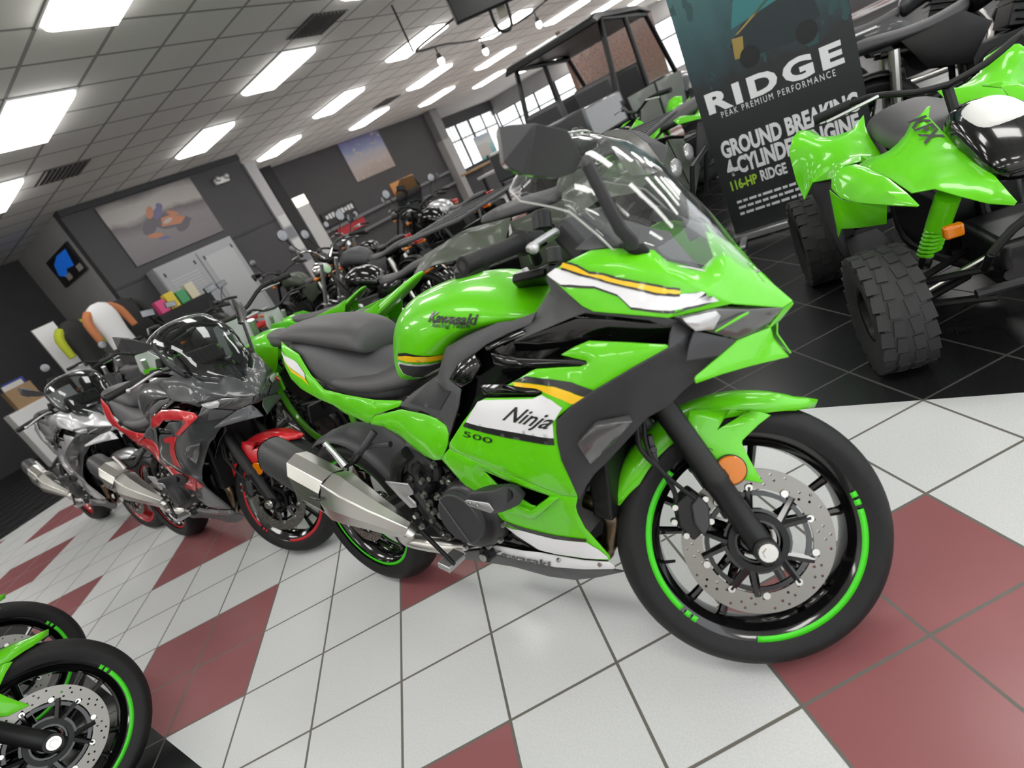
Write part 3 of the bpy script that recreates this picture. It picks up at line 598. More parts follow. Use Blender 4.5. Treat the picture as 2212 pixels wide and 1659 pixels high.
        for i, p in enumerate(P):
            t = (P[min(i+1,len(P)-1)] - P[max(i-1,0)]).normalized(); u = V((1,0,.3)); u = (u - t*u.dot(t)).normalized(); w_ = t.cross(u); rr = (.009,.0105,.0105,.0115,.0115,.01)[i]
            rings.append([p + u*rr*math.cos(a)*1.1 + w_*rr*math.sin(a)*.6 for a in [2*PI*k/10 for k in range(10)]])
        mb.ring_loft(rings); obj('mirror_arm', mb, GREY, mi)
        panel('mirror_mount', f('mirror_base'), SATIN, mi, out=(0,s,1), bulge=.004, th=.012, step=.015, bevel=.004)
        # ---- side fairing
        panel('cowl_bridge', f('cowl_link'), GREYL, root, out=(0,s,.3), bulge=.003)
        sc, scb = panel('side_cover', f('side_cover'), GREYL, root, out=(0,s,0), bulge=.006)
        scn = panel('x', TR['side_cover'], GREYL, None, out=(0,-1,0), bulge=.006); bpy.data.objects.remove(scn[0])
        decal('texture_patch', TR['side_cover_patch'], scn[1], GREY, sc, s=-s)
        panel('inner_panel', f('inner_side'), BLACKG, root, out=(0,s,0), bulge=.002, step=.05)
        for k in ('duct_fin','duct_fin2','duct_lip','duct_lip2'):
            panel('air_duct', f(k), BLACKG, root, out=(0,s,0), bulge=.008, th=.012, fall=.01, step=.015)
        fa, fbv = panel('side_fairing', f('fairing_up'), body, root, out=(0,s,0), bulge=.008, fall=.02, step=.022, th=.005, bevel=.002)
        fb = panel('x', TR['fairing_up'], body, None, out=(0,-1,0), bulge=.008, fall=.02, step=.022); bpy.data.objects.remove(fb[0])
        lo, lbv = panel('lower_fairing', f('fairing_low'), low, root, out=(0,s,0), bulge=.006, holes=[f('low_vent')], th=.005)
        lb = panel('x', TR['fairing_low'], body, None, out=(0,-1,0), bulge=.006, holes=[TR['low_vent']]); bpy.data.objects.remove(lb[0])
        panel('vent_frame', [(x, y+.012*s, z) for x, y, z in f('low_vent_frame')], low if graphics == 'green' else accent, lo, out=(0,s,0), bulge=.002, th=.014, step=.015)
        if graphics == 'green':
            decal('stripe_decal', TR['fair_white'], fb[1], WHITE, fa, s=-s, eps=.0022)
            decal('stripe_decal', TR['fair_black'], fb[1], BLACKD, fa, s=-s)
            decal('stripe_decal', TR['fair_yellow'], fb[1], YELLOW, fa, s=-s)
            decal('stripe_decal', TR['fair_black2'], fb[1], BLACKD, fa, s=-s)
            decal('stripe_decal', TR['low_white'], lb[1], WHITE, lo, s=-s)
            decal('stripe_decal', TR['low_black'], lb[1], BLACKD, lo, s=-s)
            if s < 0:
                text_on('model_lettering', 'Ninja', *TR['ninja'], fb[1], BLACKD, fa, eps=.0035, shear=.45, offset=.012)
                text_on('model_lettering', '500', *TR['five'], fb[1], BLACKD, fa, eps=.0025, shear=.0)
        else:
            if graphics == 'red': panel('fairing_band', mirror([(x, y-.006, z) for x, y, z in RED_TOP], -s), accent, fa, out=(0,s,0), bulge=.006, th=.008, step=.02)
            for pts in RED_BANDS: decal('stripe_decal', pts, fb[1], accent, fa, s=-s, eps=.002)
            for pts in RED_LOW: decal('stripe_decal', pts, lb[1], accent, lo, s=-s, eps=.002)
        bp_, _ = panel('air_deflector', f('black_panel'), GREY if graphics == 'green' else GRAPH, root, out=(.6,s,0), bulge=.005, fall=.02, step=.024, th=.006)
        bl, _ = panel('turn_signal', [(x+.004, y+.007*s, z) for x, y, z in f('blinker')], LENSD, bp_, out=(.6,s,0), bulge=.005, th=.02, step=.02, fall=.006)
        be_, bbv = panel('belly_pan', f('belly'), WHITE if graphics == 'green' else GRAPH, root, out=(0,s,0), bulge=.003, step=.02)
        panel('belly_skirt', f('belly_low'), GREYL, root, out=(0,s,-.7), bulge=.004, step=.03)
        panel('belly_liner', [(x, y+.01*-s, z) for x, y, z in f('belly_dark')], BLACKG, root, out=(0,s,0), bulge=.006)
        if graphics == 'green':
            bb_ = panel('x', TR['belly'], WHITE, None, out=(0,-1,0), bulge=.003, step=.02); bpy.data.objects.remove(bb_[0])
            decal('stripe_decal', TR['belly_yellow'], bb_[1], YELLOW, be_, s=-s)
            if s < 0: text_on('maker_lettering', 'Kawasaki', *TR['belly_txt'], bb_[1], BLACKD, be_, eps=.004, offset=.03)
        mb = MB()
        for p in ((1.07,.146*s,.286),(.955,.155*s,.29)): bolt_head(mb, p, .006, .006, 10, (0,s,0))
        obj('belly_bolts', mb, STEEL, be_)
        # ---- tail
        ts, _ = panel('tail_fairing', f('tailside'), tail, root, out=(0,s,0), bulge=.007, step=.02)
        if graphics == 'green':
            tb = panel('x', TR['tailside'], body, None, out=(0,-1,0), bulge=.007, step=.02); bpy.data.objects.remove(tb[0])
            decal('stripe_decal', TR['tail_white'], tb[1], WHITE, ts, s=-s); decal('stripe_decal', TR['tail_yellow'], tb[1], YELLOW, ts, s=-s)
        panel('rear_cowl', f('rearcowl'), tail, root, out=(0,s,0), bulge=.012, fall=.03, step=.02)
        mb = MB(); P = [V(p) for p in f('footpeg')]
        mb.tube([P[3], (P[2]+P[3])/2 + V((0,.02*s,-.01)), P[2]], [.012,.011,.014], 10, 3); mb.tube([P[4], P[5] + V((0,.02*s,0)), (P[2]+P[3])/2 + V((0,.02*s,-.01))], [.01,.009,.011], 10, 3)
        fpb = obj('footpeg_bracket', mb, GREY, root)
        mb = MB(); mb.tube([P[2] + V((.01,.005*s,0)), P[2] + V((0,.05*s,-.01)), P[0] + V((.0,.02*s,.0)) ], [.011,.012,.01], 10, 2); obj('footpeg', mb, SATIN, fpb)
        mb = MB(); mb.tube([P[0] + V((0,.02*s,.008)), (P[0]+P[1])/2 + V((0,.012*s,.006)), P[1] + V((0,.006*s,0))], [.009,.009,.012], 8); obj('peg_plate', mb, ALU, fpb)
        # ---- swing arm and hugger
        mb = MB(); mb.tube([(.02,.095*s,.306),(.2,.105*s,.36),(.42,.1*s,.44),(.5,.09*s,.455)], [.022,.026,.03,.034], 10, 3); obj('swingarm', mb, SATIN, root)
        # ---- frame slider
        mb = MB(); P = [V(p) for p in f('slider')]
        mb.ring_loft([P, [p + V((.018,-.035*s,-.004)) for p in P], [p*.85 + (sum(P, V())/len(P))*.15 + V((.02,-.055*s,-.006)) for p in P]])
        sl = obj('frame_slider', mb, GREY, root, bevel=.006)
        panel('slider_insert', [(x, y+.004*s, z) for x, y, z in f('slider_plate')], ALU, sl, out=(0,s,0), bulge=.001, th=.003, step=.02)
        mb = MB(); c = sum(P, V())/len(P); mb.tube([c + V((.03,-.03*s,0)), c + V((.01,-.09*s,-.02)), V(f('slider_bar')[1])], [.018,.017,.016], 14); obj('slider_stem', mb, SATIN, sl)
        mb = MB()
        for p in ((.905,.3155*s,.547),(.922,.3135*s,.54)): bolt_head(mb, p, .004, .003, 10, (0,s,0))
        obj('slider_bolts', mb, STEEL, sl)
    # ---- windscreen
    ed, md = resample([V(p) for p in TR['screen_edge']], 16), resample([V(p) for p in TR['screen_mid']], 16)
    mb = MB(); rings = []
    for i in range(16):
        half = []
        for j in range(9):
            th = j/8*PI/2; p = md[i] + (ed[i]-md[i])*(1-math.cos(th)); p.y = ed[i].y*math.sin(th)**.9; half.append(p)
        rings.append([V((p.x,-p.y,p.z)) for p in half[::-1]] + half[1:])
    mb.ring_loft(rings, cap=False, closed=False)
    sc_ = obj('windscreen', mb, SCREEN if graphics == 'green' else SMOKE, root, keep=True, ang=0, solid=.0025)
    mb = MB(); r0 = rings[0]
    path = [rings[i][-1] for i in range(15, -1, -1)] + r0[::-1][1:] + [rings[i][0] for i in range(1, 16)]
    mb.tube(path, .0026, 6); obj('screen_edge', mb, LENSW, sc_, keep=True, ang=0)  # pale tube added round the rim to draw its bright edge highlight
    # ---- tank, seats, tail body
    tk = half_loft('fuel_tank', [
        (.535,[(0,.87),(.05,.868),(.088,.845),(.1,.81),(.1,.77)]),
        (.57,[(0,.945),(.055,.94),(.098,.91),(.115,.85),(.115,.77)]),
        (.62,[(0,.992),(.065,.987),(.118,.95),(.135,.87),(.128,.778)]),
        (.68,[(0,1.016),(.075,1.009),(.138,.97),(.156,.89),(.142,.79)]),
        (.77,[(0,1.024),(.08,1.017),(.148,.98),(.168,.91),(.155,.82)]),
        (.85,[(0,1.02),(.085,1.012),(.15,.98),(.17,.925),(.155,.87)]),
        (.93,[(0,1.008),(.08,1.0),(.145,.97),(.165,.925),(.15,.885)]),
        (1.0,[(0,.976),(.07,.97),(.13,.945),(.15,.915),(.14,.885)]),
        (1.06,[(0,.932),(.06,.928),(.11,.912),(.125,.9),(.12,.88)]),
        (1.1,[(0,.9),(.04,.9),(.08,.895),(.09,.885),(.09,.87)])], body, root)
    mb = MB(); mb.tube([(.84,0,1.012),(.843,0,1.03),(.844,0,1.032)], [.036,.036,.03], 24); obj('fuel_cap', mb, SATIN, tk)
    dg = bpy.context.evaluated_depsgraph_get(); tb = BVHTree.FromObject(tk, dg)
    if graphics == 'green':
        for s in (-1, 1):
            big = [V(p) for p in TR['tank_stripe']]; cc = sum(big, V())/len(big)
            decal('outline_decal', [p + V((0,0,.007 if p.z > cc.z else -.004)) for p in big], tb, BLACKD, tk, s=-s, eps=.0016)
            decal('stripe_decal', TR['tank_stripe'], tb, YELLOW, tk, s=-s, eps=.0045)
            decal('outline_decal', TR['tank_tri'], tb, WHITE, tk, s=-s, eps=.0016)
            c3 = sum([V(p) for p in TR['tank_tri']], V())/6
            decal('texture_patch', [c3 + (V(p)-c3)*.82 for p in TR['tank_tri']], tb, GREY, tk, s=-s, eps=.0045)
        text_on('maker_lettering', 'Kawasaki', *TR['tank_txt'], tb, BLACKD, tk, eps=.003, offset=.035)
        text_on('maker_lettering', 'Racing Team', *TR['tank_txt2'], tb, BLACKD, tk, eps=.003, offset=.01)
    half_loft('tail_body', [
        (-.05,[(0,1.0),(.06,.99),(.082,.95),(.08,.9)]),(.05,[(0,1.0),(.075,.985),(.095,.93),(.098,.86)]),
        (.18,[(0,.985),(.085,.965),(.112,.88),(.118,.8)]),(.3,[(0,.93),(.09,.9),(.125,.83),(.13,.74)]),
        (.42,[(0,.9),(.09,.86),(.125,.8),(.13,.72)]),(.58,[(0,.85),(.09,.84),(.115,.8),(.12,.73)])], GREYL, root)
    half_loft('pillion_seat', [
        (-.085,[(0,1.03),(.03,1.028),(.05,1.015),(.05,1.0)]),(-.03,[(0,1.044),(.05,1.04),(.078,1.02),(.08,.985)]),
        (.1,[(0,1.045),(.065,1.04),(.1,1.015),(.102,.965)]),(.22,[(0,1.03),(.075,1.024),(.112,.995),(.114,.935)]),
        (.33,[(0,1.005),(.075,.998),(.11,.965),(.112,.905)]),(.395,[(0,.98),(.065,.97),(.098,.94),(.1,.885)]),(.41,[(0,.94),(.06,.935),(.09,.91),(.092,.875)])], SEATM, root)
    half_loft('rider_seat', [
        (.19,[(0,.885),(.07,.87),(.105,.845),(.112,.805)]),(.25,[(0,.872),(.085,.868),(.128,.84),(.135,.795)]),
        (.36,[(0,.85),(.09,.85),(.14,.822),(.148,.77)]),(.47,[(0,.846),(.085,.843),(.135,.81),(.143,.757)]),
        (.56,[(0,.856),(.075,.85),(.115,.81),(.122,.76)]),(.605,[(0,.872),(.06,.862),(.09,.81),(.095,.768)])], SEATM, root)
    mb = MB(); mb.box((-.055,0,.94), (.05,.12,.05)); obj('tail_light', mb, REDL, root, bevel=.012)
    mb = MB(); mb.tube([(.12,0,.84),(.02,0,.78),(-.05,0,.72)], [.03,.022,.012], 8, 3); mb.box((-.055,0,.72), (.01,.14,.07), MX.Rotation(.4, 3, 'Y')); obj('plate_holder', mb, SATIN, root)
    # ---- muffler
    cs = [V(p) for p in TR['muffc']]
    mb = MB(); d = (cs[2]-cs[0])
    def sect(p, a, b, n=16, ax=d): 
        t = ax.normalized(); u = V((0,0,1)); u = (u - t*u.dot(t)).normalized(); w_ = t.cross(u)
        return [p + u*b*math.copysign(abs(math.cos(q))**.75, math.cos(q)) + w_*a*math.copysign(abs(math.sin(q))**.75, math.sin(q)) for q in [2*PI*k/n for k in range(n)]]
    mb.ring_loft([sect(cs[0]-d.normalized()*.008,.036,.046), sect(cs[0],.05,.062), sect(cs[0]+d*.04,.053,.066), sect(cs[0]+d*.5,.055,.068), sect(cs[0]+d*.66,.054,.067)])
    mu = obj('muffler', mb, GREY, root)
    mb = MB(); mb.ring_loft([sect(cs[0]-d.normalized()*.0095,.04,.05), sect(cs[0]-d.normalized()*.002,.052,.064)], cap=False); mb.cyl(cs[0]-d.normalized()*.012, cs[0]+d*.02, .016, n=16); obj('end_ring', mb, STEEL, mu)
    mb = MB()
    mb.ring_loft([sect(cs[2]-d*.3,.05,.06,8), sect(cs[2]-d*.1,.0605,.0735,8), sect(cs[2],.066,.078,8), sect(cs[2]+d*.12,.06,.07,8), sect(cs[3],.046,.05,8), sect(cs[4],.026,.028,8,cs[4]-cs[3])])
    top = V((0,0,1)); dn = d.normalized()
    tilt = lambda ring, c, k: [p - dn*k*max(-.3, (p-c).dot(top)/.07) for p in ring]
    mb.ring_loft([tilt(sect(cs[1]+d*.1, .059,.073,10), cs[1]+d*.1, .05), tilt(sect(cs[1]+d*.16,.0605,.0745,10), cs[1]+d*.16, .045), sect(cs[2]-d*.1,.061,.074,10)], cap=False)
    hs = obj('heat_shield', mb, BRUSH, mu, bevel=.003, ang=25)
    mb = MB(); pp = cs[2] + V((-.03,-.07,.032)); mb.box(pp, (.055,.01,.01), MX.Rotation(.12, 3, 'Y')); obj('shield_slot', mb, BLACKD, hs, bevel=.004)
    mb = MB(); mb.tube([cs[4] + V((-.03,0,.015)), cs[4], V(TR['pipe'][1]), V(TR['pipe'][2]), V((.62,-.08,.24))], [.027,.027,.024,.024,.022], 14, 3); obj('exhaust_pipe', mb, BRUSH, root)
    for y, o in ((-.06,0.),(-.12,.012)):
        mb = MB(); h = TR['header']; mb.tube([V((p[0]+o, y, p[2])) for p in h] + [V((.9,y*.7,.22)), V((.65,-.08,.235))], .021, 14, 4); obj('exhaust_header', mb, BRONZE, root)
    # ---- engine
    E = TR['engine_outline']
    mb = MB(); mb.ring_loft([[V((x,-.15,z)) for x, y, z in E], [V((x,.15,z)) for x, y, z in E]]); en = obj('engine_block', mb, ENGINE, root, bevel=.012)
    mb = MB(); mb.box((.93,0,.45), (.22,.3,.26), MX.Rotation(.35, 3, 'Y')); mb.box((.82,0,.62), (.3,.2,.2)); obj('cylinder_head', mb, ENGINE, en, bevel=.015)
    mb = MB(); mb.box((1.15,0,.56), (.05,.3,.3), MX.Rotation(.2, 3, 'Y')); obj('radiator', mb, SATIN, root, bevel=.006)
    c = V((.735,-.15,.425))
    mb = MB(); mb.tube([c, c+V((0,-.035,0)), c+V((0,-.05,0)), c+V((0,-.056,0))], [.105,.1,.09,.08], 40); cc = obj('clutch_cover', mb, ENGINE, en)
    mb = MB(); c2 = c + V((-.008,-.056,.008)); mb.tube([c2, c2+V((0,-.014,0)), c2+V((0,-.017,0))], [.078,.074,.07], 40); obj('clutch_cap', mb, GREY, cc)
    mb = MB(); mb.tube([c2 + V((-.045,-.018,.055)), c2 + V((.012,-.018,-.072))], .0025, 6); obj('cap_rib', mb, GREYL, cc)
    mb = MB()
    for i in range(11): a = 2*PI*i/11 + .3; bolt_head(mb, c + V((.103*math.cos(a), -.024, .103*math.sin(a))), .0075, .012)
    obj('cover_bolts', mb, STEEL, cc)
    for q in TR['bolts']:
        mb = MB(); c3 = V(q); mb.tube([V((c3.x,-.12,c3.z)), c3, c3 + V((0,-.001,0))], [.016,.012,.0105], 12); o = obj('bolt_boss', mb, ENGINE, en)
        mb = MB(); bolt_head(mb, c3, .0085, .011, 12); obj('bolt', mb, STEEL, o)
    for p, r in (((.64,-.16,.475),.014),((.62,-.165,.42),.016),((.645,-.165,.375),.014),((.60,-.165,.36),.012),((.68,-.15,.33),.014),((.69,-.15,.52),.012),((.62,-.155,.53),.011),((.735,-.17,.30),.017),((.58,-.165,.44),.01)):
        mb = MB(); mb.tube([p, V(p)+V((0,-.02,0)), V(p)+V((0,-.02,0)), V(p)+V((0,-.029,0))], [r*1.4,r*1.25,r*.8,r*.75], 14); o = obj('bolt_boss', mb, ENGINE, en)
        mb = MB(); bolt_head(mb, V(p)+V((0,-.02,0)), r*.78, .012, 12); obj('bolt', mb, STEEL, o)
    mb = MB(); mb.tube([(.56,-.14,.56),(.53,-.15,.53),(.55,-.16,.49),(.6,-.16,.51)], .016, 10, 4); mb.tube([(.6,-.15,.57),(.64,-.16,.55),(.63,-.165,.52)], .013, 10, 4); obj('coolant_hose', mb, RUBBER, en)
    mb = MB(); mb.box((.545,-.1,.56), (.1,.1,.12), MX.Rotation(.4, 3, 'Y')); mb.box((.63,-.12,.59), (.14,.06,.06)); obj('frame_casting', mb, GREY, root, bevel=.015)
    hg, _ = panel('heel_guard', TR['heel'], ALU, root, bulge=.003, th=.006, step=.02)
    mb = MB(); mb.tube([(.5,-.16,.46),(.55,-.17,.4),(.6,-.17,.33)], [.012,.014,.012], 10, 3); mb.tube([(.52,-.2,.36),(.66,-.24,.30)], [.008,.006], 8); obj('brake_pedal', mb, SATIN, root)
    mb = MB(); mb.box((.6,-.2,.275), (.045,.07,.02), MX.Rotation(.3, 3, 'Y')); obj('pedal_pad', mb, ALU, root, bevel=.003)
    mb = MB(); mb.tube([(.54,-.16,.6),(.46,-.15,.56),(.42,-.15,.5)], [.02,.022,.02], 10, 3); mb.tube([(.5,-.15,.48),(.54,-.15,.4),(.56,-.14,.33)], [.03,.035,.03], 10, 3); obj('side_frame', mb, SATIN, root)
    mb = MB(); rings = []
    for k in range(13):
        a = math.radians(28 + 82*k/12); rings.append([V((.33*math.cos(a) - (.0 if abs(u) < 1 else .01*math.cos(a)), .088*u, .306 + (.33 - .02*abs(u)**3)*math.sin(a))) for u in (-1,-.6,0,.6,1)])
    mb.ring_loft(rings, cap=False, closed=False); obj('hugger', mb, GREYL, root, solid=.004)
    mb = MB(); mb.tube([(.5,.1,.34),(.42,.16,.1),(.38,.22,-.03)], [.012,.011,.012], 8); obj('kickstand', mb, SATIN, root)
    mb = MB(); mb.tube([(1.0,.1,.9),(.8,.13,.7),(.55,.12,.52)], .022, 10, 3); mb.tube([(1.0,-.1,.9),(.8,-.13,.7),(.55,-.12,.52)], .022, 10, 3); mb.tube([(.62,-.11,.66),(.2,-.1,.82)], .016, 8); mb.tube([(.62,.11,.66),(.2,.1,.82)], .016, 8); mb.cyl((1.05,0,.86),(1.2,0,.54),.034); obj('frame', mb, SATIN, root)
    return root
def resample(P, n):
    L = [0]
    for a, b in zip(P, P[1:]): L.append(L[-1] + (b-a).length)
    out = []
    for k in range(n):
        t = L[-1]*k/(n-1); i = max(j for j in range(len(L)) if L[j] <= t + 1e-9); i = min(i, len(P)-2)
        out.append(P[i].lerp(P[i+1], (t-L[i])/max(L[i+1]-L[i], 1e-9)))
    return out
# ---------------------------------------------------------------- the showroom
def floor_mat():
    m, nt, b = nodes('showroom floor', .3)
    g = N(nt, 'ShaderNodeNewGeometry'); sp = N(nt, 'ShaderNodeSeparateXYZ'); nt.links.new(g.outputs['Position'], sp.inputs[0])
    X, Y = sp.outputs[0], sp.outputs[1]; k = .70711/.30929
    a = math_n(nt, 'MULTIPLY', math_n(nt, 'ADD', X, Y), k); bb = math_n(nt, 'MULTIPLY', math_n(nt, 'SUBTRACT', X, Y), k)
    def grout(v, w):
        f = math_n(nt, 'FRACT', math_n(nt, 'ADD', v, .5)); return math_n(nt, 'LESS_THAN', math_n(nt, 'ABSOLUTE', math_n(nt, 'SUBTRACT', f, .5)), w)
    gr = math_n(nt, 'MAXIMUM', grout(a, .0125), grout(bb, .0125))
    fa, fb = math_n(nt, 'FLOOR', a), math_n(nt, 'FLOOR', bb)
    row = math_n(nt, 'FLOOR', math_n(nt, 'DIVIDE', math_n(nt, 'ADD', fb, 2.), 4.))
    odd = math_n(nt, 'FLOORED_MODULO', row, 2.)
    inrow = math_n(nt, 'GREATER_THAN', math_n(nt, 'FLOORED_MODULO', fb, 4.), 1.5)
    col = math_n(nt, 'LESS_THAN', math_n(nt, 'FLOORED_MODULO', math_n(nt, 'ADD', fa, odd), 4.), 1.5)
    red = math_n(nt, 'MULTIPLY', inrow, col)
    n1 = N(nt, 'ShaderNodeTexNoise', i_Scale=220., i_Detail=2.); n2 = N(nt, 'ShaderNodeTexNoise', i_Scale=3.)
    nt.links.new(g.outputs['Position'], n1.inputs[0]); nt.links.new(g.outputs['Position'], n2.inputs[0])
    white = mixc(nt, n1.outputs[0], (.52,.53,.53), (.70,.71,.705))
    redc = mixc(nt, n2.outputs[0], (.25,.088,.093), (.285,.104,.11))
    lite = mixc(nt, red, white, redc)
    lite = mixc(nt, gr, lite, (.13,.12,.105))
    dark = mixc(nt, gr, mixc(nt, n2.outputs[0], (.012,.012,.013), (.017,.017,.018)), (.075,.072,.068))
    def between(v, lo, hi): return math_n(nt, 'MULTIPLY', math_n(nt, 'GREATER_THAN', v, lo), math_n(nt, 'LESS_THAN', v, hi))
    aisle = math_n(nt, 'MULTIPLY', between(Y, -.66, 1.094), math_n(nt, 'GREATER_THAN', X, -6.5))
    display = math_n(nt, 'MULTIPLY', between(Y, -1.97, 6.56), math_n(nt, 'LESS_THAN', X, 3.06))      # black display floor round the aisle
    far = math_n(nt, 'MULTIPLY', between(Y, 1.0, 21.), math_n(nt, 'GREATER_THAN', X, -1.0))
    zone = math_n(nt, 'MAXIMUM', aisle, math_n(nt, 'SUBTRACT', 1., math_n(nt, 'MAXIMUM', display, far)))  # mostly hidden floor beyond these is made white to bounce light upward
    nt.links.new(mixc(nt, zone, dark, lite), b.inputs['Base Color'])
    nt.links.new(math_n(nt, 'ADD', math_n(nt, 'MULTIPLY', gr, .35), .27), b.inputs['Roughness'])
    b.inputs['Specular IOR Level'].default_value = .45
    bp = N(nt, 'ShaderNodeBump', i_Distance=.0015, i_Strength=.5); nt.links.new(math_n(nt, 'SUBTRACT', 1., gr), bp.inputs['Height']); nt.links.new(bp.outputs[0], b.inputs['Normal'])
    return m
def ceiling_mat():
    m, nt, b = nodes('ceiling tiles', .9)
    g = N(nt, 'ShaderNodeNewGeometry'); sp = N(nt, 'ShaderNodeSeparateXYZ'); nt.links.new(g.outputs['Position'], sp.inputs[0])
    def line(v, s, o):
        f = math_n(nt, 'FRACT', math_n(nt, 'ADD', math_n(nt, 'DIVIDE', math_n(nt, 'ADD', v, o), s), .5))
        return math_n(nt, 'LESS_THAN', math_n(nt, 'ABSOLUTE', math_n(nt, 'SUBTRACT', f, .5)), .028)
    l = math_n(nt, 'MAXIMUM', line(sp.outputs[0], .61, 2.76), line(sp.outputs[1], .63, -1.805))
    n1 = N(nt, 'ShaderNodeTexNoise', i_Scale=60.); nt.links.new(g.outputs['Position'], n1.inputs[0])
    nt.links.new(mixc(nt, l, mixc(nt, n1.outputs[0], (.83,.815,.78), (.88,.865,.83)), (.36,.35,.34)), b.inputs['Base Color'])  # grid lines coloured darker for the shade in the tile reveals
    return m
def wall_mat(name, rgb, vert=0.):
    m, nt, b = nodes(name, .75)
    n1 = N(nt, 'ShaderNodeTexNoise', i_Scale=2.5, i_Detail=3.); c = N(nt, 'ShaderNodeTexCoord'); nt.links.new(c.outputs['Object'], n1.inputs[0])
    nt.links.new(mixc(nt, n1.outputs[0], tuple(x*.88 for x in rgb), tuple(x*1.1 for x in rgb)), b.inputs['Base Color'])
    return m
FLOORM, CEILM = floor_mat(), ceiling_mat()
WALLD = wall_mat('charcoal wall', (.062,.06,.063)); WALLL = wall_mat('pale grey wall', (.36,.355,.35)); TRIM = mat('dark trim', (.03,.03,.032), .6)
LIGHTM = mat('light diffuser', (1,.985,.95), .5, emit=13.)
H = 3.43
def sbox(name, lo, hi, m, kind='structure', parent=None, bevel=0):
    mb = MB(); mb.box([(a+b)/2 for a, b in zip(lo, hi)], [b-a for a, b in zip(lo, hi)]); o = obj(name, mb, m, parent, bevel=bevel)
    return tag(o, kind=kind) if kind else o
sbox('floor', (-19,-5,-.1), (6,27,0), FLOORM)
sbox('ceiling', (-19,-5,H), (6,27,H+.1), CEILM)
sbox('wall_back', (-9.7,3.36,0), (-9.5,6.93,H), WALLD)
sbox('wall_side', (-12.6,3.36,0), (-9.702,3.5,H), WALLL)
sbox('wall_left', (-12.8,-5,0), (-12.6,3.5,H), WALLD)
sbox('trim_1', (-9.72,6.93,0), (-9.44,7.18,H-.2), mat('pale column', (.42,.41,.42), .5))
sbox('trim_2', (-9.5,3.36,1.98), (-9.485,6.93,2.02), TRIM)
sbox('trim_3', (-9.5,3.36,H-.1), (-9.46,6.93,H), TRIM)
sbox('wall_rear', (-12.5,6.9,0), (-12.3,17.3,H), WALLD)
sbox('trim_4', (-12.3,9.0,0), (-11.95,9.35,H), wall_mat('dark grey pilaster', (.025,.025,.027)))  # pilaster darker than the walls beside it
sbox('trim_5', (-12.3,16.5,1.0), (-12.0,16.95,H-.02), wall_mat('column grey', (.2,.2,.205)))
sbox('trim_6', (-12.32,16.48,0), (-11.98,16.97,2.35), WALLL)
sbox('trim_7', (-12.3,9.4,1.28), (-12.2,16.4,1.36), mat('rail grey', (.16,.16,.165), .5))
sbox('trim_8', (-12.3,9.4,.85), (-12.15,16.4,.93), mat('rail grey', (.16,.16,.165), .5))
# far end: windows to the daylight
sbox('wall_end', (-15.2,17.3,0), (-15.0,20.6,H), WALLD)
sbox('wall_return', (-15.0,17.2,0), (-12.3,17.3,H), WALLD)
sbox('wall_end_top', (-15.2,20.6,3.0), (-15.0,27,H), WALLD); sbox('wall_end_sill', (-15.2,20.6,0), (-15.0,27,1.1), WALLD)
sbox('wall_far', (-15.2,25.0,2.75), (-4.5,25.2,H), WALLL); sbox('wall_far_sill', (-15.2,25.0,0), (-4.5,25.2,.9), WALLL)
sbox('wall_near', (-12.8,-5.2,0), (6,-5,H), wall_mat('white wall', (.72,.72,.7)))  # unseen wall behind the camera, white so it throws light on the ceiling
sbox('wall_far_end', (-4.5,25.0,0), (6,25.2,H), WALLD)
def window(n, a, b, z0, z1, bars):
    """frame with mullions between the floor points a and b"""
    a, b = V((*a, 0)), V((*b, 0)); d = b-a; L = d.length; rot = MX.Rotation(math.atan2(d.y, d.x), 3, 'Z')
    t = empty(f'window_{n}', (0,0,0)); tag(t, kind='structure'); mb = MB()
    for k in range(bars+1): mb.box(a + d*(k/bars) + V((0,0,(z0+z1)/2)), (.07,.07,z1-z0), rot)
    for z in (z0, z1, z0*.35+z1*.65): mb.box(a + d*.5 + V((0,0,z)), (L,.06,.06), rot)
    obj('window_frame', mb, TRIM, t)
    mb = MB(); mb.box(a + d*.5 + V((0,0,(z0+z1)/2)), (L,.01,z1-z0), rot); obj('window_pane', mb, PANE, t)
    return t
window(1, (-15.1,20.6), (-15.1,25.0), 1.1, 3.0, 4)
window(2, (-15.0,25.1), (-4.5,25.1), .9, 2.75, 9)
mb = MB()
for k in range(14): mb.box((-15.0,20.75+k*.3,2.1), (.02,.19,1.7), MX.Rotation(.5, 3, 'Z'))
tag(obj('vertical_blind', mb, mat('blind slats', (.75,.75,.72), .7)), 'white vertical blind slats hanging in the far end window', 'blind')
# ---- ceiling lights, vents
def ceiling_light():
    t = empty('ceiling_light'); mb = MB()
    for x in (-.6,.6): mb.box((x,0,-.008), (.03,.63,.016))
    for y in (-.3,.3): mb.box((0,y,-.008), (1.22,.03,.016))
    obj('light_frame', mb, WHITEP, t)
    mb = MB(); mb.ring_loft([[V((x*a,y*b,z)) for x, y in ((-1,-1),(1,-1),(1,1),(-1,1))] for a, b, z in ((.585,.285,-.004),(.575,.275,-.045),(.55,.25,-.066))]); obj('light_diffuser', mb, LIGHTM, t)  # lens shaped deeper so its glowing sides brighten the ceiling
    return t
def copy_tree(o, parent=None):
    c = o.copy(); C.objects.link(c)
    if parent is not None: c.parent = parent
    for ch in list(o.children): copy_tree(ch, c)
    return c
CL = ceiling_light(); first = True
ROWX = [1.659+(x-1.659)*1.063 for x in (-9.4,-7.1,-4.8,-2.5,-.2,2.1,4.4)]; COLY = [2.12+3.16*j for j in range(-2,8)]
LROW = ['in the row nearest the rear wall','second row from the rear wall','third row from the rear wall','fourth row from the rear wall','fifth row from the rear wall','sixth row from the rear wall','row nearest the entrance']
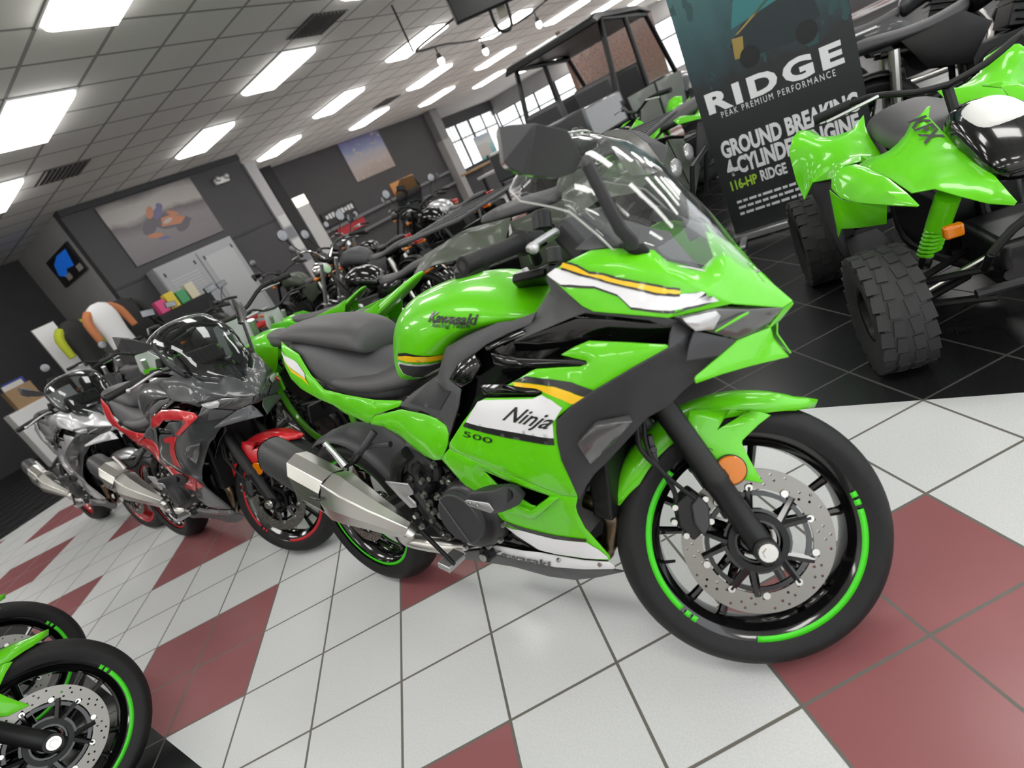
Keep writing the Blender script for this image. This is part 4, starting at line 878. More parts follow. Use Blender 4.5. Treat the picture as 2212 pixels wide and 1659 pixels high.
LCOL = ['at its near end','second from its near end','third from its near end','fourth from its near end','fifth from its near end','fifth from its far end','fourth from its far end','third from its far end','second from its far end','at its far end']
for i, x in enumerate(ROWX):
    for j, y in enumerate(COLY):
        if y > 24.5 or (x < -9.4 and y < 7.2) : continue
        o = CL if first else copy_tree(CL); first = False
        o.location = (x, y, H)
        tag(o, f'ceiling light {LROW[i]}, {LCOL[j]}', 'ceiling light', 'fluorescent panels in the ceiling grid')
VENTM = mat('vent grey', (.1,.098,.095), .6)
def vent(x, y, label):
    t = empty('ceiling_vent', (x,y,H), None, label, 'vent', 'air vents in the ceiling'); mb = MB(); mb.box((0,0,-.004), (.6,.6,.008)); obj('vent_back', mb, VENTM, t)
    mb = MB()
    for k in range(9): mb.box((0,-.26+k*.065,-.014), (.56,.012,.014), MX.Rotation(.6, 3, 'X'))
    obj('vent_louvre', mb, mat('vent louvre', (.16,.155,.15), .6), t)
vent(-3.97, 5.13, 'dark square ceiling vent at the upper edge of the picture'); vent(-7.35, 2.95, 'dark ceiling vent at the left edge beside a light'); vent(-8.9, 11.2, 'dark ceiling vent far back between the light rows')
# ---------------------------------------------------------------- sport bikes on the floor
RED_BANDS = [[(1.0,0,.735),(1.14,0,.742),(1.18,0,.735),(1.11,0,.69),(1.06,0,.64),(1.035,0,.575),(.965,0,.60),(1.0,0,.66),(1.07,0,.712),(1.0,0,.715)]]
RED_LOW = [[(.75,0,.60),(.86,0,.585),(.95,0,.55),(1.06,0,.525),(1.088,0,.46),(1.0,0,.45),(.9,0,.47),(.8,0,.52)]]
RED_TOP = [(.93,-.222,.795),(.97,-.215,.845),(1.1,-.205,.868),(1.26,-.205,.855),(1.385,-.2,.822),(1.408,-.203,.8),(1.335,-.218,.775),(1.225,-.234,.742),(1.19,-.236,.75),(1.31,-.222,.79),(1.3,-.218,.803),(1.1,-.219,.822),(1.03,-.221,.8)]
GTAPE = mat('rim tape green', (.05,.62,.01), .4); RTAPE = mat('rim tape red', (.5,.01,.02), .4)
GREENPAL = (GREEN, YELLOW, GREEN, GTAPE, GREEN, GREEN, BLACKG)
sport_bike('green and white sport motorcycle with yellow stripes, parked nearest the camera', (-.13461,.15946,0), -.01923, -.19699, .6149, GREENPAL)
REDPAL = (GRAPH, RED, GRAPH, RTAPE, RED, RED, BLACKG)
sport_bike('red and graphite sport motorcycle parked directly behind the green sport bike', (-2.28,.2,0), 0.02, -.17, .34, REDPAL, 'red')
SILPAL = (SILVER, SILVER, SILVER, RTAPE, SILVER, SILVER, mat('red wheel paint', (.35,.01,.015), .3, 0, .6))
sport_bike('silver sport motorcycle with red wheel rims, parked behind the red sport bike', (-4.33,.22,0), 0., -.19, .1, SILPAL, 'plain')
sport_bike('black sport motorcycle with green front fender and rim stripe, nose into the bottom left corner', (-0.640,-2.231,0), PI/2+.0, -.17, .12, (GRAPH, GREEN, GRAPH, GTAPE, GREEN, GRAPH, BLACKG), 'plain')
sport_bike('black sport motorcycle with green fender, second wheel up at the left edge', (-1.432,-2.215,0), PI/2+.03, -.17, .12, (GRAPH, GREEN, GRAPH, GTAPE, GREEN, GRAPH, BLACKG), 'plain')
# ---------------------------------------------------------------- other motorcycles (x forward, rear axle at x 0)
def spoke_wheel(name, c, R, hw, parent, spokes=18, rimm=SATIN, knob=True):
    rr = R - .085
    mb = MB(); mb.lathe([(rr,-hw*.6),(rr-.018,-hw*.5),(rr-.022,0),(rr-.018,hw*.5),(rr,hw*.6),(rr-.006,0)], c, 40, loop=True)
    mb.cyl(V(c)+V((0,-.045,0)), V(c)+V((0,.045,0)), .032, n=16)
    w = obj(name, mb, rimm, parent)
    mb = MB()
    for i in range(spokes):
        a = 2*PI*i/spokes; b = a + (.35 if i % 2 else -.35); y = .035 if i % 4 < 2 else -.035
        mb.tube([V(c)+V((.03*math.cos(b), y, .03*math.sin(b))), V(c)+V(((rr-.018)*math.cos(a), 0, (rr-.018)*math.sin(a)))], .0022, 5)
    obj('spoke_set', mb, STEEL, w)
    mb = MB(); mb.lathe([(rr-.004,-hw*.7),(rr+.03,-hw*.98),(R-.03,-hw),(R-.012,-hw*.7),(R-.008,0),(R-.012,hw*.7),(R-.03,hw),(rr+.03,hw*.98),(rr-.004,hw*.7)], c, 48)
    if knob:
        for i in range(36):
            a = 2*PI*i/36
            for j, y in enumerate((-.72,-.25,.25,.72)):
                q = a + (.05 if j % 2 else 0); rot = MX.Rotation(-q, 3, 'Y')
                mb.box(V(c)+V(((R-.004)*math.cos(q), y*hw, (R-.004)*math.sin(q))), (.022,hw*.34,.026), rot)
    obj('tire', mb, RUBBER, w, keep=True)
    return w
def dirt_bike(label, loc, heading, lean, body, k=1., text=None, dark=False):
    t = empty('dirt_motorcycle', loc, (lean,0,heading), label, 'motorcycle'); t.scale = (k,k,k)
    spoke_wheel('wheel', (0,0,.33), .33, .055, t); spoke_wheel('wheel', (1.48,0,.35), .35, .045, t)
    for s in (-1,1):
        mb = MB(); mb.tube([(1.475,.085*s,.35),(1.36,.085*s,.62)], .027, 12); mb.tube([(1.36,.085*s,.62),(1.17,.085*s,1.06)], .023, 12); obj('fork_leg', mb, ALU, t)
        mb = MB(); mb.tube([(1.43,.09*s,.4),(1.33,.092*s,.68)], .03, 8); obj('fork_guard', mb, body, t)
        mb = MB(); mb.tube([(0,.08*s,.33),(.3,.085*s,.4),(.58,.07*s,.46)], [.02,.026,.03], 8, 3); obj('swingarm', mb, ALU, t)
        panel('radiator_shroud', [(x, y*s, z) for x, y, z in ((.70,.12,.9),(.9,.14,.97),(1.12,.15,.98),(1.22,.15,.86),(1.16,.16,.7),(1.0,.15,.6),(.92,.14,.72),(.78,.13,.82))], body, t, out=(0,s,0), bulge=.012, fall=.04, step=.05)
        sp, bv = panel('side_panel', [(x, y*s, z) for x, y, z in ((-.2,.085,.955),(-.02,.105,.925),(.25,.12,.905),(.62,.125,.88),(.62,.13,.7),(.35,.13,.6),(.12,.12,.62),(-.02,.105,.76))], body, t, out=(0,s,0), bulge=.01, fall=.03, step=.05)
        if text and s > 0:
            uv, fs = text_geo(text, offset=.02, shear=.1); mb = MB(); mb.add([(.56-.5*u, .142, .735+.1*v + .05*u) for u, v in uv], fs); obj('lettering', mb, BLACKD, sp, keep=True, ang=0)
        mb = MB(); mb.box((.62,.16*s,.36), (.05,.09,.02)); obj('footpeg', mb, ALU, t)
        mb = MB(); mb.tube([(1.16,.0,1.12),(1.17,.12*s,1.14),(1.13,.25*s,1.2),(1.07,.4*s,1.19)], .0125, 10, 3); obj('handlebar', mb, SATIN, t)
        mb = MB(); mb.tube([(1.095,.31*s,1.195),(1.065,.42*s,1.188)], .018, 12); obj('grip', mb, RUBBER, t)
        mb = MB(); mb.tube([(1.16,.2*s,1.18),(1.16,.3*s,1.175),(1.15,.38*s,1.17)], .006, 6); obj('lever', mb, ALU, t)
    half_loft('seat', [(-.02,[(0,.925),(.06,.92),(.08,.9),(.085,.88)]),(.3,[(0,.925),(.07,.92),(.095,.89),(.1,.84)]),(.6,[(0,.93),(.065,.925),(.095,.89),(.1,.82)]),(.85,[(0,.965),(.06,.96),(.08,.93),(.085,.88)]),(1.0,[(0,.995),(.04,.99),(.06,.97),(.06,.93)])], SEATM, t)
    half_loft('rear_fender', [(-.42,[(0,1.005),(.03,1.0),(.04,.995),(.042,.985)]),(-.36,[(0,.995),(.06,.99),(.075,.975),(.078,.955)]),(-.2,[(0,.955),(.07,.95),(.09,.93),(.095,.9)]),(0,[(0,.91),(.08,.905),(.1,.88),(.105,.84)]),(.12,[(0,.88),(.08,.875),(.1,.85),(.1,.8)])], body, t)
    half_loft('front_fender', [(1.1,[(0,.86),(.05,.85),(.06,.84),(.06,.82)]),(1.3,[(0,.84),(.06,.83),(.075,.81),(.08,.79)]),(1.5,[(0,.80),(.06,.79),(.075,.77),(.075,.75)]),(1.75,[(0,.72),(.05,.715),(.06,.70),(.06,.69)]),(1.85,[(0,.68),(.02,.678),(.03,.67),(.03,.665)])], body, t)
    half_loft('fuel_tank', [(.78,[(0,.95),(.08,.94),(.11,.9),(.11,.8)]),(.95,[(0,1.0),(.09,.98),(.12,.93),(.12,.8)]),(1.12,[(0,.98),(.07,.96),(.1,.92),(.1,.82)])], body if not dark else BLACKG, t)
    pl, _ = panel('number_plate', [(1.25,-.1,1.12),(1.25,.1,1.12),(1.29,.12,.98),(1.33,.07,.84),(1.33,-.07,.84),(1.29,-.12,.98)], WHITE if not dark else BLACKG, t, out=(1,0,.3), bulge=.02, fall=.05, step=.05)
    mb = MB(); mb.box((.72,0,.42), (.32,.22,.24)); mb.box((.85,0,.65), (.16,.16,.24), MX.Rotation(.25,3,'Y')); mb.cyl((.66,-.1,.42),(.66,-.16,.42),.09); mb.cyl((.66,.1,.42),(.66,.15,.42),.08); obj('engine', mb, ENGINE, t, bevel=.015)
    mb = MB(); mb.tube([(1.12,0,.98),(1.1,.06,.5),(.95,.08,.26),(.6,.08,.25),(.5,.06,.6),(.6,.03,.9)], .018, 8, 4); mb.tube([(1.12,0,.98),(1.1,-.06,.5),(.95,-.08,.26),(.6,-.08,.25),(.5,-.06,.6),(.6,-.03,.9)], .018, 8, 4); mb.tube([(.5,.05,.62),(.0,.07,.84)], .012, 6); mb.tube([(.5,-.05,.62),(.0,-.07,.84)], .012, 6); obj('frame', mb, GREEN if not dark else SATIN, t)
    mb = MB(); mb.tube([(.95,-.05,.6),(1.05,-.1,.45),(.8,-.14,.5),(.4,-.13,.66)], .02, 10, 4); obj('exhaust_pipe', mb, STEEL, t)
    mb = MB(); mb.tube([(.42,-.13,.65),(.36,-.14,.67),(-.02,-.15,.80),(-.06,-.15,.815)], [.025,.045,.045,.02], 14); obj('muffler', mb, ALU, t)
    mb = MB(); mb.tube([(.35,0,.45),(.45,0,.75)], .035, 10); obj('shock', mb, body, t)
    return t
def round_mirror(mb, p, r, ax): mb.tube([V(p), V(p)+V(ax)*.012, V(p)+V(ax)*.03], [r, r*1.02, r*.4], 20)
def street_bike(label, loc, heading, lean, tank=BLACKG, style='naked', wheelm=BLACKG, k=1., mirror='round', steer=0.):
    """naked roadster / cruiser / tourer built from the same parts list with its own proportions"""
    t = empty('street_motorcycle', loc, (lean,0,heading), label, 'motorcycle'); t.scale = (k,k,k)
    cr = style == 'cruiser'; wb = 1.58 if cr else 1.42; sz = .66 if cr else .80; rf = .315; fa = V((wb,0,.315))
    w = rim('wheel', (0,0,.31), .23, .05, t, wheelm, n=40); tire('tire', (0,0,.31), .31, .085 if cr else .075, .226, w, n=48)
    w = rim('wheel', tuple(fa), .23, .045, t, wheelm, n=40); tire('tire', tuple(fa), .315, .065, .226, w, n=48)
    mb = MB(); mb.lathe([(.1,-.003),(.15,-.003),(.15,.003),(.1,.003)], fa+V((0,-.07,0)), 36, loop=True); obj('brake_rotor', mb, ROTORM, w)
    tx, tz = wb-.36, 1.0
    for s in (-1,1):
        mb = MB(); mb.tube([fa+V((0,.1*s,0)), fa+V((-.14,.1*s,.32))], .03, 12); mb.tube([fa+V((-.14,.1*s,.32)), V((tx-.02,.1*s,tz+.02))], .021, 12); obj('fork_leg', mb, ALU if cr else SATIN, t)
        mb = MB(); bx = .06 if cr else 0
        mb.tube([(tx-.02,.04*s,tz+.05),(tx-.04,.16*s,tz+.1+bx),(tx-.08,.3*s,tz+.12+bx),(tx-.18-bx,.41*s,tz+.09+bx)], .0125, 10, 3); hb = obj('handlebar', mb, CHROME if cr else SATIN, t)
        mb = MB(); mb.tube([(tx-.1,.325*s,tz+.117+bx),(tx-.185-bx,.42*s,tz+.088+bx)], .0185, 12); obj('grip', mb, RUBBER, hb)
        mb = MB(); mb.tube([(tx-.03,.24*s,tz+.12+bx),(tx-.04,.34*s,tz+.1+bx),(tx-.1,.43*s,tz+.09+bx)], .0065, 6); obj('lever', mb, ALU, hb)
        mb = MB(); mb.tube([(tx-.06,.26*s,tz+.12+bx),(tx-.03,.3*s,tz+.2+bx),(tx-.05,.36*s,tz+.29+bx)], .006, 8, 3); ms = obj('mirror_stalk', mb, SATIN, hb)
        mb = MB(); c = V((tx-.05,.37*s,tz+.33+bx))
        if mirror == 'round': round_mirror(mb, c, .055, (1,0,0)); mb2 = MB(); round_mirror(mb2, c-V((.002,0,0)), .05, (-.05,0,0))
        else:
            mb.box(c, (.03,.14,.075), MX.Rotation(.15*s,3,'X')); mb2 = MB(); mb2.box(c-V((.016,0,0)), (.004,.125,.062), MX.Rotation(.15*s,3,'X'))
        obj('mirror_shell', mb, SATIN, hb, bevel=.004); obj('mirror_glass', mb2, mat('mirror glass', (.16,.16,.165), .15, 1), hb)
        panel('side_cover', [(x, y*s, z) for x, y, z in ((.2,.12,sz-.05),(.5,.14,sz-.03),(.62,.14,sz-.15),(.5,.14,sz-.32),(.3,.13,sz-.25))], tank, t, out=(0,s,0), bulge=.012, fall=.03, step=.06)
        mb = MB(); mb.tube([(0,.09*s,.31),(.5,.09*s,.4)], .025, 8); obj('swingarm', mb, SATIN, t)
        mb = MB(); mb.tube([(.12,.12*s,.35),(.16,.12*s,sz-.08)], .03, 10); obj('shock', mb, CHROME if cr else STEEL, t)
        for x, z, m in ((-.18, sz-.06, AMBER), (tx+.1, tz-.1, AMBER)):
            mb = MB(); mb.tube([(x,.06*s,z),(x,.13*s,z)], .008, 6); mb.sphere((x,.155*s,z), .026, 8, (1.2,1,.8)); obj('turn_signal', mb, m, t)
    half_loft('fuel_tank', [(.55,[(0,sz+.06),(.06,sz+.05),(.09,sz),(.08,sz-.1)]),(.65,[(0,sz+.17),(.09,sz+.15),(.14,sz+.06),(.12,sz-.06)]),(.8,[(0,sz+.21),(.11,sz+.19),(.165,sz+.1),(.14,sz-.02)]),(.95,[(0,sz+.2),(.1,sz+.18),(.15,sz+.1),(.13,sz)]),(1.08,[(0,sz+.12),(.06,sz+.11),(.09,sz+.06),(.09,sz)])], tank, t)
    half_loft('seat', [(-.2,[(0,sz+.05),(.06,sz+.045),(.09,sz+.02),(.09,sz-.03)]),(.05,[(0,sz+.06),(.08,sz+.055),(.12,sz+.02),(.12,sz-.04)]),(.2,[(0,sz+.02),(.1,sz+.015),(.15,sz-.02),(.15,sz-.06)]),(.42,[(0,sz),(.1,sz),(.14,sz-.03),(.13,sz-.08)]),(.58,[(0,sz+.05),(.06,sz+.04),(.09,sz),(.09,sz-.06)])], SEATM, t)
    for c, a0, a1, R, hw in (((0,.31), 55, 165 if cr else 140, .355 if cr else .345, .1), ((wb,.315), 60, 165, .345, .07)):
        mb = MB(); rings = []
        for q in range(13):
            a = math.radians(a0+(a1-a0)*q/12); rings.append([V((c[0]+(R-.035*abs(u)**3)*math.cos(a), hw*u, c[1]+(R-.035*abs(u)**3)*math.sin(a))) for u in (-1,-.7,0,.7,1)])
        mb.ring_loft(rings, cap=False, closed=False); obj('fender', mb, tank if cr else SATIN, t, solid=.004)
    mb = MB(); mb.box((-.26,0,sz-.02), (.05,.14,.06)); obj('tail_light', mb, REDL, t, bevel=.015)
    mb = MB(); mb.box((-.3,0,sz-.2), (.008,.18,.11), MX.Rotation(.3,3,'Y')); mb.tube([(-.2,0,sz-.05),(-.3,0,sz-.2)], .015, 8); obj('plate_holder', mb, SATIN, t)
    mb = MB(); mb.tube([(tx+.2,0,tz-.04),(tx+.17,0,tz-.04),(tx+.06,0,tz-.04)], [.085,.09,.05], 24); hl = obj('headlight', mb, CHROME if cr else SATIN, t)
    mb = MB(); mb.sphere((tx+.19,0,tz-.04), .08, 10, (.4,1,1)); obj('headlight_lens', mb, LENSW, hl)
    mb = MB(); mb.cyl((tx+.02,0,tz+.08),(tx+.05,0,tz+.06), .055, n=20); obj('speedometer', mb, SATIN, t)
    mb = MB(); mb.box((.72,0,.42), (.42,.28,.28)); mb.box((.82,0,.66), (.2,.22,.22), MX.Rotation(.35,3,'Y')); mb.cyl((.62,-.13,.42),(.62,-.19,.42),.1); mb.cyl((.62,.13,.42),(.62,.18,.42),.095); 
    for q in range(5): mb.box((.84,0,.57+q*.045), (.24,.27,.012), MX.Rotation(.35,3,'Y'))
    obj('engine', mb, ENGINE if not cr else mat('engine grey', (.1,.1,.1), .35, .6), t, bevel=.008)
    mb = MB(); mb.tube([(1.0,-.08,.6),(1.08,-.1,.4),(.95,-.14,.24),(.5,-.16,.24)], .024, 10, 4); obj('exhaust_pipe', mb, CHROME if cr else STEEL, t)
    mb = MB(); mb.tube([(.52,-.16,.24),(.44,-.17,.25),(-.1,-.19,.36 if not cr else .28),(-.14,-.19,.365 if not cr else .285)], [.026,.05,.05,.035], 16); obj('muffler', mb, CHROME if cr else SATIN, t)
    mb = MB()
    for s in (-1,1): mb.tube([(tx+.05,0,tz-.1),(.95,.09*s,.3),(.5,.1*s,.26),(.45,.1*s,.6),(.1,.09*s,sz-.08)], .018, 8, 3)
    obj('frame', mb, SATIN, t)
    if style == 'tourer':
        panel('windshield', [(tx+.12,-.2,tz+.06),(tx+.12,.2,tz+.06),(tx+.0,.21,tz+.3),(tx-.06,.1,tz+.44),(tx-.06,-.1,tz+.44),(tx+.0,-.21,tz+.3)], SMOKE, t, out=(1,0,.3), bulge=.05, fall=.1, step=.06, th=.003)
        for s in (-1,1):
            mb = MB(); mb.box((-.1,.25*s,sz-.18), (.42,.16,.3)); obj('pannier', mb, SATIN, t, bevel=.04)
    if style == 'scout':
        for s in (-1,1):
            mb = MB(); mb.tube([(tx-.02,.32*s,tz+.16),(tx+.06,.4*s,tz+.15),(tx-.05,.47*s,tz+.1)], [.03,.045,.02], 8); obj('hand_guard', mb, SATIN, t)
        mb = MB(); mb.tube([(.1,.12,sz+.08),(-.35,.12,sz+.1),(-.35,-.12,sz+.1),(.1,-.12,sz+.08)], .01, 8); mb.box((-.2,0,sz+.1), (.22,.2,.012)); obj('luggage_rack', mb, ALU, t)
    return t
# second row, right behind the row of sport bikes
dirt_bike('green dirt motorcycle with lettered side panel, right behind the green sport bike seat', (-.39,.86,0), PI, .0, GREEN, .955, 'Kawasaki')
dirt_bike('small green dirt motorcycle between the tall green dirt bike and the black cruiser', (-2.12,1.95,0), PI, .06, GREEN, .8)
dirt_bike('green and white dirt motorcycle standing behind the red sport bike windscreen', (-2.75,1.15,0), PI, .06, GREEN, .95)
dirt_bike('black dirt motorcycle with a grey tail behind the silver sport bike', (-4.9,1.5,0), PI, .06, GREYL, 1., dark=True)
rows = [
 ('black cruiser with a red tail light and long black saddle, behind the small dirt bike', (-2.05,2.85), PI, BLACKG, 'cruiser', 'round'),
 ('black adventure motorcycle with hand guards and a luggage rack, behind the small dirt bike', (-4.0,2.1), PI, GREYL, 'scout', 'box'),
 ('grey naked motorcycle with its handlebar below the dune poster', (-3.1,3.75), PI+.02, GREYL, 'naked', 'round'),
 ('black touring motorcycle with a smoked windshield, below the orange wall sign', (-2.7,4.6), 2.9, BLACKG, 'tourer', 'round'),
 ('black naked motorcycle with square mirrors, below the grey double cabinet', (-5.5,2.9), PI-.1, SATIN, 'naked', 'box'),
 ('olive naked motorcycle with round mirrors, in front of the pale column', (-5.3,4.3), PI+.05, OLIVE, 'scout', 'round'),
 ('chrome trimmed cruiser in front of the red price sign', (-5.9,6.4), PI, BLACKG, 'cruiser', 'round'),
 ('silver naked motorcycle in front of the wall rail', (-3.4,5.75), PI-.1, SILVER, 'naked', 'box'),
 ('black naked motorcycle far back, left of the utility side by side', (-5.6,7.6), PI+.1, BLACKG, 'naked', 'round'),
 ('black naked motorcycle in front of the jersey display', (-6.9,1.7), PI, SATIN, 'scout', 'round'),
]
for lb, (x, y), hd, tk, sty, mr in rows:
    street_bike(lb, (x,y,0), hd, -.1 if hd < 1 else .08, tk, sty, BLACKG, 1., mr)
for lb, (x, y), hd, tk, sty in (('black cruiser at the right edge behind the green quad bike', (2.3,2.75), .2, BLACKG, 'cruiser'),
      ('black adventure motorcycle with amber signals beside the tall black banner', (1.35,3.75), .25, SATIN, 'scout'),
      ('red and black motorcycle in the top right corner', (2.4,4.6), .2, RED, 'naked'),
      ('grey touring motorcycle at the top right behind the banner', (1.0,5.4), .2, GRAPH, 'tourer')):
    street_bike(lb, (x,y,0), hd, -.1, tk, sty)
# ---------------------------------------------------------------- quad bikes
def fat_wheel(name, c, R, hw, parent, xf=None, rimr=.1):
    mb = MB(xf); mb.lathe([(rimr,-hw*.8),(rimr-.012,-hw*.75),(rimr-.02,-hw*.3),(.03,-hw*.35),(.03,hw*.35),(rimr-.02,hw*.3),(rimr-.012,hw*.75),(rimr,hw*.8)], c, 28, loop=True); w = obj(name, mb, SATIN, parent)
    mb = MB(xf); sh = [(rimr-.004,-hw*.8),(R*.72,-hw*1.02),(R*.88,-hw),(R*.965,-hw*.8),(R*.985,-hw*.3),(R*.985,hw*.3),(R*.965,hw*.8),(R*.88,hw),(R*.72,hw*1.02),(rimr-.004,hw*.8)]; mb.lathe(sh, c, 48)
    n = 22
    for i in range(n):
        for j, (y, dy) in enumerate(((-.78,.34),(-.3,.3),(.3,.3),(.78,.34))):
            a = 2*PI*(i + (.5 if j in (1,2) else 0))/n; r = R*(.985 if abs(y) < .5 else .965)
            mb.box(V(c)+V(((r-.0075)*math.cos(a), y*hw, (r-.0075)*math.sin(a))), (.02,hw*dy*1.25,R*.24), MX.Rotation(-a,3,'Y') @ MX.Rotation(.12*(1 if y > 0 else -1),3,'X'))
    obj('tire', mb, mat('quad tyre', (.02,.02,.021), .65), w, keep=True)
    mb = MB(xf)
    for k in range(4):
        a = k*PI/2+.4; mb.cyl(V(c)+V((.05*math.cos(a),-hw*.36,.05*math.sin(a))), V(c)+V((.05*math.cos(a),-hw*.44,.05*math.sin(a))), .008, n=8)
    obj('lug_nuts', mb, STEEL, w)
    return w
def sport_quad(label, loc, heading, letters=True):
    t = empty('quad_bike', loc, (0,0,heading), label, 'quad bike')
    for s in (-1,1):
        fat_wheel('wheel', (.47,.37*s,.215), .215, .078, t); fat_wheel('wheel', (-.47,.37*s,.215), .215, .1, t)
        f = lambda k: mirror(TR[k], -s)
        panel('rear_fender', f('rear_fender'), GREEN, t, out=(.2,s*.4,1), bulge=.02, fall=.05, step=.035, th=.005)
        panel('front_fender', f('front_fender'), GREEN, t, out=(.5,s*.3,1), bulge=.022, fall=.05, step=.03, th=.005)
        hd = [p for p in f('hood')]
        ho, hb = panel('front_cowl', hd, GREEN, t, out=(.6,s*.4,1), bulge=.012, fall=.04, step=.03, th=.005)
        panel('inner_fender', f('inner'), GREEN, t, out=(1,s,0), bulge=.004, step=.04, th=.004)
        panel('heel_guard', f('flare'), GREY, t, out=(.2,s,0), bulge=.004, step=.04, th=.02)
        if letters and s < 0:
            uv, fs = text_geo('KFX', offset=.03); a, b, c = [V(p) for p in TR['kfx']]; mb = MB(); lift = V((.03,-.035,.02)); h0 = hb.find_nearest(c); n = h0[1] if h0[1].z > 0 else -h0[1]; ex = b-a; ex = (ex - n*ex.dot(n)).normalized(); ey = n.cross(ex); mb.add([h0[0] + n*.01 + ex*(u-.5)*.14 + ey*(v-.5)*.05 for u, v in uv], fs); obj('lettering', mb, BLACKD, ho, keep=True, ang=0)
        a, b = V(TR['shock'][0]), V(TR['shock'][1]); a.y *= -s; b.y *= -s
        mb = MB(); mb.tube([a + (b-a)*q for q in (-.3,0,.35)], .034, 14); mb.tube([a, b], .016, 10); sk = obj('shock', mb, GREEN, t)
        mb = MB(); pts = [a + (b-a)*(.3+.65*q/70) + V((.03*math.cos(q*.63), .03*math.sin(q*.63), 0)) for q in range(71)]; mb.tube(pts, .006, 6); obj('shock_spring', mb, GREEN, sk)
        mb = MB(); mb.tube([b, b + (b-a).normalized()*.05], .02, 10); obj('shock_mount', mb, STEEL, sk)
        mb = MB(); mb.tube([(.36,.1*s,.2),(.47,.3*s,.2)], .014, 8); mb.tube([(.56,.1*s,.2),(.47,.3*s,.2)], .014, 8); mb.tube([(.38,.1*s,.3),(.47,.29*s,.28)], .012, 8); mb.tube([(.56,.1*s,.3),(.47,.29*s,.28)], .012, 8); obj('control_arm', mb, SATIN, t)
        mb = MB(); mb.tube([(.5,.05*s,.33),(.5,.28*s,.25)], .008, 8); obj('tie_rod', mb, STEEL, t)
        mb = MB(); mb.tube([(.12,0,.78),(.13,.1*s,.8),(.1,.22*s,.84),(.04,.36*s,.83)], .011, 10, 3); hb_ = obj('handlebar', mb, SATIN, t)
        mb = MB(); mb.tube([(.075,.27*s,.838),(.035,.38*s,.828)], .017, 12); obj('grip', mb, RUBBER, hb_)
        mb = MB(); mb.tube([(.13,.2*s,.835),(.14,.28*s,.83),(.12,.36*s,.82)], .006, 6); obj('lever', mb, ALU, hb_)
        mb = MB(); mb.box((.6,.2*s,.47), (.03,.05,.04)); obj('reflector', mb, AMBER, t, bevel=.008)
        mb = MB(); mb.box((.0,.27*s,.24), (.5,.16,.02)); obj('footwell', mb, SATIN, t, bevel=.004)
    half_loft('seat', [(-.5,[(0,.66),(.06,.655),(.1,.63),(.1,.58)]),(-.42,[(0,.70),(.08,.695),(.13,.66),(.13,.58)]),(-.25,[(0,.685),(.09,.68),(.14,.64),(.15,.56)]),(-.05,[(0,.665),(.09,.66),(.14,.63),(.15,.56)]),(.1,[(0,.69),(.07,.685),(.11,.65),(.12,.56)]),(.16,[(0,.68),(.05,.67),(.08,.63),(.08,.56)])], SEATM, t)
    half_loft('front_pod', [(.2,[(0,.74),(.06,.73),(.09,.69),(.09,.62)]),(.36,[(0,.745),(.07,.735),(.1,.69),(.1,.6)]),(.5,[(0,.70),(.075,.69),(.1,.64),(.1,.56)]),(.62,[(0,.62),(.06,.61),(.085,.58),(.085,.53)])], BLACKG, t)
    half_loft('pod_highlight', [(.3,[(0,.752),(.04,.748),(.06,.735),(.065,.72)]),(.42,[(0,.735),(.045,.73),(.07,.712),(.075,.69)]),(.5,[(0,.705),(.04,.70),(.055,.685),(.06,.668)])], WHITEP, t)  # white shape laid on the gloss pod in place of its reflections
    mb = MB(); mb.tube([(.72,-.16,.42),(.74,-.08,.5),(.74,.08,.5),(.72,.16,.42)], .012, 8, 3); mb.tube([(.72,-.16,.42),(.55,-.12,.3)], .012, 8); mb.tube([(.72,.16,.42),(.55,.12,.3)], .012, 8); mb.tube([(.7,-.2,.3),(.7,.2,.3)], .014, 8); obj('front_bumper', mb, SATIN, t)
    mb = MB(); mb.box((.0,0,.33), (.5,.24,.26)); mb.box((.45,0,.3), (.3,.18,.16)); obj('engine', mb, ENGINE, t, bevel=.02)
    mb = MB(); mb.tube([(-.47,-.36,.215),(-.47,.36,.215)], .02, 10); mb.tube([(-.47,0,.215),(-.1,.08,.3)], .03, 8); mb.tube([(-.47,0,.215),(-.1,-.08,.3)], .03, 8); obj('rear_axle', mb, SATIN, t)
    mb = MB(); mb.tube([(.6,-.08,.28),(.1,-.13,.22),(-.2,-.12,.24),(-.4,-.08,.5)], .016, 8, 3); mb.tube([(.6,.08,.28),(.1,.13,.22),(-.2,.12,.24),(-.4,.08,.5)], .016, 8, 3); mb.tube([(.1,0,.78),(.3,0,.3)], .016, 8); obj('frame', mb, SATIN, t)
    return t
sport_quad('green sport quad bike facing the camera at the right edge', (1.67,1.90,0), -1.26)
sport_quad('green sport quad bike behind the windscreen, left of the black banner', (-.35,4.85,0), -2.3, False).scale = (1.25,)*3
